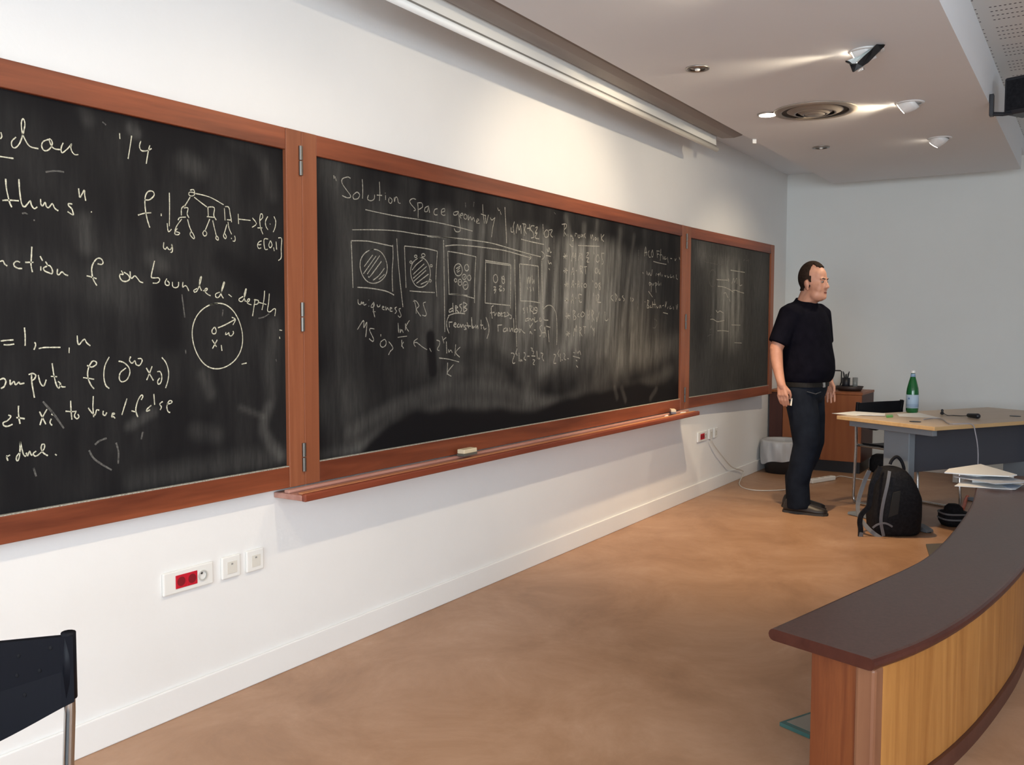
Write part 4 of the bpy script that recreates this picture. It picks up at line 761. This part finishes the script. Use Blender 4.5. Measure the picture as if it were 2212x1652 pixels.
# clutter on the cabinet
def onx(px, py, x=8.90): return at(px, py, 0, x)
p = onx(1838, 828); tr = thing('desk_tray', 'dark oval tray on the cabinet top', 'tray', (8.95, p.y+.02, CZ))
bm = B(); loft(bm, [[Vector((8.95+.09*k*math.cos(t), p.y+.02+.125*k*math.sin(t), CZ+.0005+z)) for t in (2*PI*i/24 for i in range(24))] for k, z in ((.80, 0), (1.0, .045), (.96, .045), (.78, .008))]); obj('bowl', bm, mat('dark_tray', (.035, .022, .018), .5), tr, smooth=True)
py_ = p.y+.02
cup = thing('pen_cup', 'black cup of pens standing in the dark tray', 'pen cup', (8.95, py_+.04, CZ+.009)); z0 = CZ+.010
bm = B(); lathe(bm, [(.001, z0), (.034, z0), (.038, z0+.11), (.033, z0+.11), (.030, z0+.006), (.001, z0+.006)], 20, (8.95, py_+.035, 0)); obj('cup', bm, M_black, cup, smooth=True)
for k in range(6):
    a = k*1.05; bm = B(); c = Vector((8.95, py_+.035, z0+.02)); tube(bm, [c, c+Vector((.028*math.cos(a), .028*math.sin(a), .125+.012*(k % 3)))], .0045, 7); obj('pen', bm, M_black, cup)
bt = thing('glass_tumbler', 'tall clear glass beside the black pen cup', 'glass', (8.95, py_-.045, CZ+.009)); bm = B()
lathe(bm, [(.001, z0), (.022, z0), (.024, z0+.115), (.021, z0+.115), (.019, z0+.006), (.001, z0+.006)], 20, (8.95, py_-.047, 0)); obj('tumbler', bm, mat('clear_glass', (.8, .84, .82), .05, Transmission_Weight=.75), bt, smooth=True)
WX = 9.10; yy = onx(1802, 800, WX).y; y2 = onx(1818, 800, WX).y; fr = thing('wire_stand', 'thin black wire stand on the cabinet beside the man', 'stand', (WX, y2, CZ))
bm = B(); tube(bm, [(WX, yy+.05, CZ+.006), (WX, yy+.05, CZ+.17), (WX, yy+.045, CZ+.178), (WX, y2+.012, CZ+.178), (WX, y2, CZ+.170), (WX, y2, CZ+.07), (WX, y2+.02, CZ+.006)], .006, 8); obj('wire', bm, M_black, fr)
bm = B(); box(bm, WX-.04, WX+.04, y2-.03, yy+.08, CZ+.0005, CZ+.030); obj('base', bm, mat('stand_base', (.05, .045, .04), .5), fr, bevel=.004)
bm = B(); box(bm, 8.80, 8.88, y2+.03, yy+.10, CZ+.0005, CZ+.012); tag(obj('paper_stack', bm, M_paper), 'small white paper stack at the front of the cabinet top', 'paper')

# ------------------------------------------------------------------ waste bin, power strip, cables
bc = at(1680, 1012, 2, 0); bc = Vector((8.505, -.215, 0)); bn = thing('waste_bin', 'dark waste bin with a white plastic liner beside the cabinet', 'bin', bc)
bm = B(); lathe(bm, [(.001, .001), (.150, .001), (.185, .295), (.180, .297), (.146, .008), (.001, .008)], 32, bc); obj('bucket', bm, mat('dark_bin', (.022, .022, .024), .45), bn, smooth=True)
bm = B(); rings = []
for z, r, w_ in ((.20, .170, 0), (.295, .177, 0), (.306, .186, .003), (.285, .192, .006), (.22, .192, .008), (.14, .188, .010), (.105, .186, .006)):
    rings.append([bc+Vector(((r+w_*math.sin(9*t+z*20)+w_*.6*math.sin(17*t))*math.cos(t), (r+w_*math.sin(9*t+z*20))*math.sin(t), z+(.022*math.sin(2*t+.6) if z < .12 else 0)+(.008*math.sin(5*t) if z < .16 else 0))) for t in (2*PI*k/64 for k in range(64))])
loft(bm, rings, cap=False); obj('liner', bm, mat('white_liner', (.48, .48, .49), .4), bn, smooth=True)
ps = thing('power_strip', 'white power strip on the floor left of the chair legs', 'power strip', at(1772, 1041, 2, 0)); a_, b_ = at(1750, 1044, 2, 0), at(1800, 1036, 2, 0); d_ = (b_-a_).normalized(); n_ = Vector((-d_.y, d_.x, 0))*.026
bm = B(); P = [a_-n_, b_-n_, b_+n_, a_+n_]; loft(bm, [[p+Vector((0, 0, .001)) for p in P], [p+Vector((0, 0, .038)) for p in P]]); s_ = obj('body', bm, M_white, ps, bevel=.006)
for k in range(3):
    c = a_+(b_-a_)*(.25+.25*k); bm = B(); lathe(bm, [(.001, .0382), (.018, .0382), (.018, .0392), (.001, .0392)], 16, (c.x, c.y, 0)); obj('outlet', bm, mat('outlet_grey', (.5, .49, .46), .5), s_)
M_wc = mat('white_cable', (.62, .58, .52), .5)
sx = 1.965+4.93+.26
bm = B(); tube(bm, catmull([(sx, -.016, .462), (sx+.03, -.022, .40), (sx+.22, -.03, .28), (sx+.50, -.03, .14), (7.95, -.035, .06), at(1597, 1046, 2, .006), at(1625, 1058, 2, .006), at(1690, 1058, 2, .006), at(1730, 1050, 2, .006), a_+Vector((-.03, .01, .012))], 6), .0045, 7)
tag(obj('cable', bm, M_wc), 'white cable hanging from the right wall sockets down to the floor', 'cable')
bm = B(); tube(bm, catmull([b_+d_*.01+Vector((0, 0, .015)), at(1815, 1028, 2, .006), at(1835, 1031, 2, .006), at(1870, 1036, 2, .006), at(1930, 1040, 2, .006)], 6), .0045, 7)
tag(obj('cable', bm, M_wc), 'white cable running from the power strip to under the table', 'cable')
bm = B(); tube(bm, catmull([at(2079, 1100, 2, .013), at(2083, 1090, 2, .013), at(2085, 1082, 2, .013), at(2090, 1072, 2, .013)], 5), .012, 7)
tag(obj('extension_cord', bm, mat('orange_rubber', (.60, .10, .03), .5)), 'short bright orange cord on the floor right of the chair', 'cord')

# ------------------------------------------------------------------ backpack and black bag
BR = Vector((.534, -.845, 0)); BF = Vector((.845, .534, 0)); bb = at(1945, 1158, 2, 0)+BF*.10
pack = thing('backpack', 'black backpack with grey straps standing on the floor in front of the table', 'backpack', bb, math.atan2(BR.y, BR.x), world=False)
RG = [(0.004, -.145, .130, .125), (.03, -.158, .146, .14), (.12, -.165, .150, .15), (.24, -.155, .148, .15), (.32, -.142, .115, .14), (.38, -.125, .080, .125), (.42, -.100, .045, .10), (.435, -.060, .010, .06)]
bm = B(); rings = []
for z, x0, x1, hy in RG:
    cx_, hx = (x0+x1)/2, (x1-x0)/2; ring = []
    for k in range(28):
        t = 2*PI*k/28; c, s = math.cos(t), math.sin(t); e = .62
        ring.append(Vector((cx_+hx*math.copysign(abs(c)**e, c), hy*math.copysign(abs(s)**e, s), z)))
    rings.append(ring)
loft(bm, rings); obj('bag_body', remesh(bm, .010, 6), M_blackfab, pack)
def strap(name, pts, wd, material, parent=pack, th=.003):
    P = catmull([Vector(p) for p in pts], 5); bm = B(); rings = []
    for i, p in enumerate(P):
        d = (P[min(i+1, len(P)-1)]-P[max(i-1, 0)]).normalized(); s = d.cross(Vector((0, 1, 0))).normalized()*wd/2; q = Vector((0, -th, 0))
        rings.append([p-s, p+s, p+s+q, p-s+q])
    loft(bm, rings); return obj(name, bm, material, parent)
def bp2(a, b, y): return ((1820+a/6.883-1945)/342, y, (1160-(940+b/6.883))/342)
strap('webbing', [bp2(650, 515, -.118), bp2(600, 700, -.143), bp2(540, 950, -.153), bp2(512, 1150, -.153), bp2(515, 1300, -.150), bp2(565, 1490, -.142)], .020, M_greystrap)
strap('compression_cord', [bp2(390, 1360, -.150), bp2(450, 1310, -.156), bp2(540, 1285, -.158), bp2(610, 1300, -.158), bp2(680, 1340, -.156)], .012, M_greystrap)
strap('shoulder_strap', [bp2(560, 470, -.06), bp2(480, 600, -.09), bp2(400, 740, -.10), bp2(385, 900, -.10), bp2(360, 1060, -.10), bp2(260, 1180, -.10), bp2(235, 1300, -.10), bp2(250, 1400, -.10), bp2(250, 1520, -.10)], .030, M_blackfab, th=.012)
strap('shoulder_strap', [bp2(480, 560, .03), bp2(420, 760, .05), bp2(330, 1050, .04), bp2(300, 1250, -.02), bp2(400, 1420, -.08), bp2(540, 1530, -.12)], .026, M_greystrap, th=.008)
strap('buckle', [bp2(225, 1480, -.108), bp2(275, 1490, -.108)], .030, M_greystrap, th=.010)
bm = B(); tube(bm, catmull([bp2(770, 455, 0), bp2(800, 390, 0), bp2(870, 340, 0), bp2(940, 400, 0), bp2(985, 520, 0), bp2(960, 580, 0)], 5), .011, 8); obj('handle', bm, M_blackfab, pack, smooth=True)
bm = B(); P = [bp2(680, 830, 0), bp2(790, 800, 0), bp2(760, 1150, 0), bp2(620, 1200, 0)]; loft(bm, [[Vector((x, -.150, z)) for x, _, z in P], [Vector((x, -.156, z)) for x, _, z in P]]); obj('side_pocket', bm, mat('mesh_pocket', (.020, .019, .017), .8), pack)
bg = at(2068, 1140, 2, 0)+BF*.08; bag = thing('shoulder_bag', 'small black bag with two grey stripes on the floor behind the counter', 'bag', bg, math.atan2(BR.y, BR.x), world=False)
bm = B(); rings = []
for z, hx, hy in ((.003, .07, .07), (.03, .085, .085), (.08, .088, .085), (.095, .075, .075), (.10, .055, .06), (.125, .050, .055), (.145, .03, .035)):
    rings.append([Vector((hx*math.copysign(abs(math.cos(t))**.6, math.cos(t))+.01, hy*math.copysign(abs(math.sin(t))**.6, math.sin(t)), z)) for t in (2*PI*k/24 for k in range(24))])
loft(bm, rings); obj('bag_body', bm, M_blackfab, bag, smooth=True)
for z in (.045, .082):
    bm = B(); loft(bm, [[Vector(((.089)*k*math.copysign(abs(math.cos(t))**.6, math.cos(t))+.01, .087*k*math.copysign(abs(math.sin(t))**.6, math.sin(t)), z+q)) for t in (2*PI*i/24 for i in range(24))] for k, q in ((1.0, 0), (1.03, .002), (1.03, .010), (1.0, .012))], cap=False); obj('stripe', bm, M_greystrap, bag)

# low things by the back wall, seen under the table
cr = thing('storage_box', 'low pale box on the floor by the back wall, seen under the table', 'box', (8.95, -1.98, 0))
bm = B(); box(bm, 8.72, 9.20, -2.32, -1.62, .002, .135); obj('box_body', bm, mat('pale_box', (.52, .50, .46), .7), cr, bevel=.006)
bm = B(); box(bm, 8.71, 9.21, -2.33, -1.61, .1355, .155); obj('lid', bm, mat('pale_box_lid', (.56, .54, .50), .7), cr, bevel=.005)
dk = at(1884, 1021, 2, 0); dk.y = min(dk.y, -.97); bm = B(); rings = []
for z, k in ((.002, .9), (.03, 1.0), (.11, .98), (.15, .80), (.165, .45)):
    rings.append([Vector((dk.x+.10+.085*k*math.copysign(abs(math.cos(t))**.6, math.cos(t)), dk.y+.085*k*math.copysign(abs(math.sin(t))**.6, math.sin(t)), z)) for t in (2*PI*i/20 for i in range(20))])
loft(bm, rings); tag(obj('cloth_bag', bm, M_blackfab, smooth=True), 'small dark cloth bag on the floor right of the cabinet', 'bag')

# ------------------------------------------------------------------ the man at the board (local: forward = -y, his left = +x)
man = thing('person', 'man in a navy t-shirt and dark jeans standing before the right chalkboard wing', 'person', (6.784, -.862, 0), 0.0, world=False)
def Q(f, l, z): return Vector((l, -f, z))
def cap(bm, a, ra, b, rb): capsule(bm, Q(*a), ra, Q(*b), rb)
def el(bm, c, r, M=None): ell(bm, Q(*c), (r[1], r[0], r[2]), M=M)
HF = .045                                   # the head is carried forward of the hips
bm = B()
# head and face
el(bm, (-.012+HF, 0, 1.706), (.100, .079, .100)); el(bm, (.030+HF, 0, 1.652), (.072, .066, .095)); el(bm, (.044+HF, 0, 1.712), (.052, .064, .060))
el(bm, (.062+HF, 0, 1.590), (.040, .046, .036)); el(bm, (.082+HF, 0, 1.576), (.024, .026, .020)); el(bm, (.030+HF, 0, 1.590), (.066, .068, .050))
for s in (-1, 1):
    el(bm, (.058+HF, .037*s, 1.632), (.034, .026, .034)); el(bm, (.086+HF, .028*s, 1.691), (.016, .026, .010)); el(bm, (.108+HF, .013*s, 1.638), (.011, .009, .009))
    el(bm, (-.008+HF, .080*s, 1.655), (.021, .011, .034), Matrix.Rotation(.3*s, 4, 'Z')); el(bm, (-.014+HF, .087*s, 1.664), (.017, .008, .022), Matrix.Rotation(.35*s, 4, 'Z')); el(bm, (-.002+HF, .078*s, 1.628), (.010, .008, .013))
    el(bm, (.070+HF, .040*s, 1.655), (.024, .022, .016))
cap(bm, (.094+HF, 0, 1.684), .0095, (.113+HF, 0, 1.645), .0125); el(bm, (.117+HF, 0, 1.641), (.013, .012, .011))
el(bm, (.090+HF, 0, 1.611), (.013, .025, .007)); el(bm, (.089+HF, 0, 1.599), (.012, .021, .007)); el(bm, (.084+HF, 0, 1.605), (.016, .030, .020))
cap(bm, (.002+HF, 0, 1.600), .062, (-.030, 0, 1.490), .072); cap(bm, (-.030+HF, 0, 1.63), .055, (-.050, 0, 1.48), .062)
# trunk
el(bm, (-.02, 0, 1.34), (.100, .160, .13)); el(bm, (.01, 0, 1.12), (.125, .165, .20)); el(bm, (0, 0, .92), (.115, .16, .13))
def arm(sh, elb, wr, s, k=1.0):
    cap(bm, (sh[0], .10*s, 1.425), .052, sh, .060); cap(bm, sh, .062, elb, .046)
    m = [elb[i]*.68+wr[i]*.32 for i in range(3)]; cap(bm, elb, .045, m, .043); cap(bm, m, .043, wr, .029)
R_EL, R_WR = (-.085, -.262, 1.185), (-.062, -.275, .935); L_EL, L_WR = (-.005, .262, 1.185), (.062, .272, .945)
arm((-.025, -.185, 1.435), R_EL, R_WR, -1); arm((-.005, .185, 1.435), L_EL, L_WR, 1)
def hand(wr, s, lean, spread, curl):
    f0, l0, z0 = wr; inn = -s
    def H(f, i, z): return (f0+f+lean*(-z)*1.0, l0+i*inn, z0+z)
    for f in (-.018, 0, .018): cap(bm, H(f*.7, .0, .0), .019, H(f*1.25, .004, -.072), .0155)
    cap(bm, H(0, 0, .02), .026, H(0, 0, -.015), .024)
    for j, (f, L) in enumerate(((.033, .80), (.011, .92), (-.011, .88), (-.032, .70))):
        p = [H(f*(1+.1*spread), .004, -.080), H(f*(1+spread), .004+.012*curl, -.080-.040*L), H(f*(1+1.2*spread), .004+.040*curl, -.080-.065*L-.010*(1-curl)), H(f*(1+1.2*spread), .004+.058*curl, -.080-.075*L-.022*(1-curl))]
        for a, b, ra, rb in zip(p, p[1:], (.0098, .0090, .0084), (.0090, .0084, .0076)): cap(bm, a, ra, b, rb)
    t = [H(.022, .006, -.018), H(.044, .020, -.048), H(.046, .032, -.078), H(.038, .040, -.100)]
    for a, b, ra, rb in zip(t, t[1:], (.0150, .0115, .0098), (.0115, .0100, .0085)): cap(bm, a, ra, b, rb)
hand(R_WR, -1, -.10, -.10, .75); hand(L_WR, 1, .28, .15, .35)
# legs
LEG = {-1: ((.0, -.098, .88), (.030, -.104, .50), (-.015, -.090, .07)), 1: ((.0, .095, .88), (.012, .098, .50), (-.075, .095, .07))}
for s in (-1, 1):
    a, b, c = LEG[s]; cap(bm, a, .095, b, .058); cap(bm, b, .058, c, .038)
body = remesh(bm, .0046, 3, .45)
tb = B(); tb.from_mesh(body)
hv = [v for v in tb.verts if v.co.z > 1.53 and -v.co.y-HF < .104 and abs(v.co.x) < .078]
for _ in range(7): bmesh.ops.smooth_vert(tb, verts=hv, factor=.5, use_axis_x=True, use_axis_y=True, use_axis_z=True)
tb.to_mesh(body); tb.free()
for p_ in body.polygons: p_.use_smooth = True
body_o = obj('body', body, M_skin, man)
# hair: receding at the temples, short at the back and sides
hb = B(); hb.from_mesh(body); kill = []
for f_ in hb.faces:
    c = f_.calc_center_median(); f, l, z = -c.y-HF, abs(c.x), c.z
    ear = l > .080 and -.035 < f < .02 and z < 1.694
    top = z > 1.752 and f < .050 and (l < .040 or f < .008)
    side = f < .006+max(0, (z-1.72))*.15 and z > 1.640 and not ear
    burn = f < .022 and 1.672 < z < 1.712 and l > .060 and not ear
    nape = f < -.045 and z > 1.618
    front = z > 1.762 and f < .066 and l < .030
    if not (top or side or burn or nape or front): kill.append(f_)
bmesh.ops.delete(hb, geom=kill, context='FACES')
M_hair = mixmat('dark_brown_hair', [(.3, (.012, .008, .006)), (.7, (.045, .028, .020))], (30, 30, 90), 2.0, rough=.85, spec=.1)
hm = bpy.data.meshes.new('hair'); hb.to_mesh(hm); hb.free(); hair = obj('hair', hm, M_hair, man, smooth=True)
sm_ = hair.modifiers.new('smooth', 'SMOOTH'); sm_.iterations = 5; sm_.factor = .5
so = hair.modifiers.new('thick', 'SOLIDIFY'); so.thickness = .009; so.offset = 1.0
# face details
M_eye = mat('eye_white', (.30, .26, .23), .4); M_iris = mat('iris', (.02, .014, .010), .2); M_lip = mat('lips', (.30, .085, .065), .5); M_brow = mat('brow', (.055, .032, .022), .7)
for s in (-1, 1):
    bm = B(); el(bm, (.089+HF, .031*s, 1.672), (.010, .0125, .0065)); e_ = obj('eye', bm, M_eye, man, smooth=True)
    bm = B(); el(bm, (.0960+HF, .031*s, 1.672), (.0045, .0055, .0058)); obj('iris', bm, M_iris, e_, smooth=True)
    bm = B(); capsule(bm, Q(.1035+HF, .016*s, 1.690), .0042, Q(.098+HF, .036*s, 1.6945), .0042, 10); capsule(bm, Q(.098+HF, .036*s, 1.6945), .0042, Q(.084+HF, .050*s, 1.689), .003, 10); obj('eyebrow', remesh(bm, .0025, 2), M_brow, man)
bm = B(); el(bm, (.0985+HF, 0, 1.6055), (.0055, .0215, .0024)); obj('mouth_line', bm, mat('mouth_dark', (.12, .035, .03), .6), man, smooth=True)
bm = B(); el(bm, (.0985+HF, 0, 1.6005), (.0060, .0175, .0042)); obj('lower_lip', bm, M_lip, man, smooth=True)
def ringloft(bm, rows, n=36, e=.85):
    rings = []
    for z, f0, f1, h, *ti in rows:
        cf, hf = (f0+f1)/2, (f1-f0)/2; r = []; ti = ti[0] if ti else 0.0
        for k in range(n):
            t = 2*PI*k/n; c, s = math.cos(t), math.sin(t)
            r.append(Q(cf+hf*math.copysign(abs(c)**e, c), h*math.copysign(abs(s)**e, s), z-ti*hf*c))
        rings.append(r)
    loft(bm, rings)
# t-shirt
bm = B()
ringloft(bm, [(.945, -.135, .158, .198), (.975, -.142, .178, .206), (1.03, -.144, .188, .208), (1.10, -.145, .182, .206), (1.20, -.150, .158, .206), (1.30, -.155, .140, .212), (1.38, -.152, .122, .214), (1.44, -.138, .102, .196), (1.482, -.116, .082, .150, .12), (1.518, -.098, .066, .108, .28), (1.546, -.086, .062, .082, .38)])
for s, sh, e_ in ((-1, (-.025, -.178, 1.425), R_EL), (1, (-.005, .178, 1.425), L_EL)):
    w_ = Vector(sh)*.14+Vector(e_)*.86
    tube(bm, [Q(*(Vector(sh)+Vector((0, -.06*s, .02)))), Q(*sh), Q(*(Vector(sh)*.5+Vector(w_)*.5)), Q(*w_)], [.080, .088, .080, .073], 20)
    el(bm, sh, (.085, .080, .075))
shirt = remesh(bm, .009, 5)
M_shirt = mixmat('navy_cotton', [(.3, (.0030, .0030, .0065)), (.7, (.0060, .0058, .0110))], nscale=18, rough=.9, bump=.6, bscale=20, spec=.06)
sh_o = obj('t_shirt', shirt, M_shirt, man)
bm = B(); pts = [Q(-.013+.071*math.cos(t), .077*math.sin(t), 1.542-.028*math.cos(t)) for t in (2*PI*k/28 for k in range(29))]; tube(bm, pts, .0055, 8); obj('collar', bm, M_shirt, sh_o, smooth=True)
# jeans, belt
bm = B()
ringloft(bm, [(.80, -.120, .105, .175), (.84, -.140, .125, .195), (.88, -.142, .135, .198), (.92, -.132, .140, .193), (.944, -.128, .145, .190)])
for s in (-1, 1):
    a, b, c = LEG[s]; m = [(a[i]+b[i])/2 for i in range(3)]
    tube(bm, [Q(a[0]-.005, a[1], .90), Q(a[0]-.004, a[1], .82), Q(m[0]+.006, m[1], m[2]), Q(b[0]+.012, b[1], b[2]), Q(b[0]-.012, b[1], .40), Q(c[0]-.004, c[1], .22), Q(c[0]+.006, c[1], .10), Q(c[0]+.010, c[1], .035)], [.104, .112, .106, .093, .086, .083, .081, .083], 22)
    el(bm, (-.065, .085*s, .86), (.085, .095, .10))
M_jean = mixmat('dark_denim', [(.3, (.0060, .0078, .013)), (.7, (.014, .018, .027))], nscale=9, rough=.85, bump=.7, bscale=13, spec=.08)
jeans = obj('jeans', remesh(bm, .009, 4), M_jean, man)
bm = B()
for a, b in zip([.0], [.0]):
    rings = []
    for z, k in ((.914, 1.012), (.914, 1.03), (.947, 1.03), (.947, 1.012)):
        rings.append([Q(.006+.138*k*math.copysign(abs(math.cos(t))**.85, math.cos(t)), .192*k*math.copysign(abs(math.sin(t))**.85, math.sin(t)), z) for t in (2*PI*i/40 for i in range(40))])
    loft(bm, rings+[rings[0]], cap=False)
belt = obj('belt', bm, mat('belt_leather', (.012, .011, .010), .65, spec=.2), man, smooth=False)
bm = B(); M_ = Matrix.Translation(Q(.148, -.035, .930)); box(bm, -.020, .020, -.004, .004, -.020, .020); bm.transform(M_); obj('buckle', bm, M_chrome, belt, bevel=.002)
bm = B(); P = [Q(.075, -.180, .885), Q(.120, -.135, .868), Q(.137, -.075, .880)]; tube(bm, P, .003, 6); obj('pocket_seam', bm, mat('seam_grey', (.06, .065, .075), .8), jeans)
# shoes
for s, fx in ((-1, -.015), (1, -.075)):
    l0 = LEG[s][2][1]; bm = B(); rings = []
    for f, hw, h in ((-.098, .024, .050), (-.085, .034, .078), (-.03, .039, .095), (.025, .042, .082), (.08, .047, .060), (.14, .047, .046), (.185, .038, .036), (.208, .018, .026)):
        rings.append([Q(f+fx, l0+hw*math.cos(t), max(.014, .014+h*max(0, math.sin(t)))) if math.sin(t) >= -.01 else Q(f+fx, l0+hw*math.cos(t)*.96, .014) for t in (2*PI*k/20 for k in range(20))])
    loft(bm, rings); sh_ = obj('shoe', bm, mat('dark_leather', (.020, .015, .013), .45), man, smooth=True)
    bm = B(); rings = []
    for f, hw in ((-.104, .020), (-.088, .037), (-.03, .041), (.08, .050), (.14, .050), (.19, .040), (.214, .018)): rings.append([Q(f+fx, l0-hw, 0.0), Q(f+fx, l0+hw, 0.0), Q(f+fx, l0+hw, .0165), Q(f+fx, l0-hw, .0165)])
    loft(bm, rings); obj('sole', bm, mat('sole', (.035, .030, .026), .7), sh_)
# the chalk in his right hand
c = Q(R_WR[0]+.030, R_WR[1]+.048, R_WR[2]-.118); bm = B(); tube(bm, [c+Q(.008, 0, .02), c-Q(.002, .005, .032)], .0055, 10)
held = tag(obj('chalk_stick', bm, mat('held_chalk', (.80, .76, .66), .9)), 'short chalk held in the right hand of the man', 'chalk'); held.location = man.location

# turn his chest and head a little towards the room while the feet stay put
TW = math.radians(-15)
def twist(me):
    for v in me.vertices:
        h = min(1, max(0, (v.co.z-1.50)/.06)); h = h*h*(3-2*h)              # a large head on a short neck
        v.co.z += h*((1.803+(v.co.z-1.806)*1.095)-v.co.z); v.co.x *= 1-.02*h; v.co.y = (v.co.y+HF)*(1-.05*h)-HF
        t = min(1, max(0, (v.co.z-.72)/.42)); t = t*t*(3-2*t); a = TW*t
        v.co.x, v.co.y = v.co.x*math.cos(a)-v.co.y*math.sin(a), v.co.x*math.sin(a)+v.co.y*math.cos(a)
for ch in [c_ for c_ in C.objects if c_.parent and (c_.parent == man or c_.parent.parent == man)]+[held]: twist(ch.data)
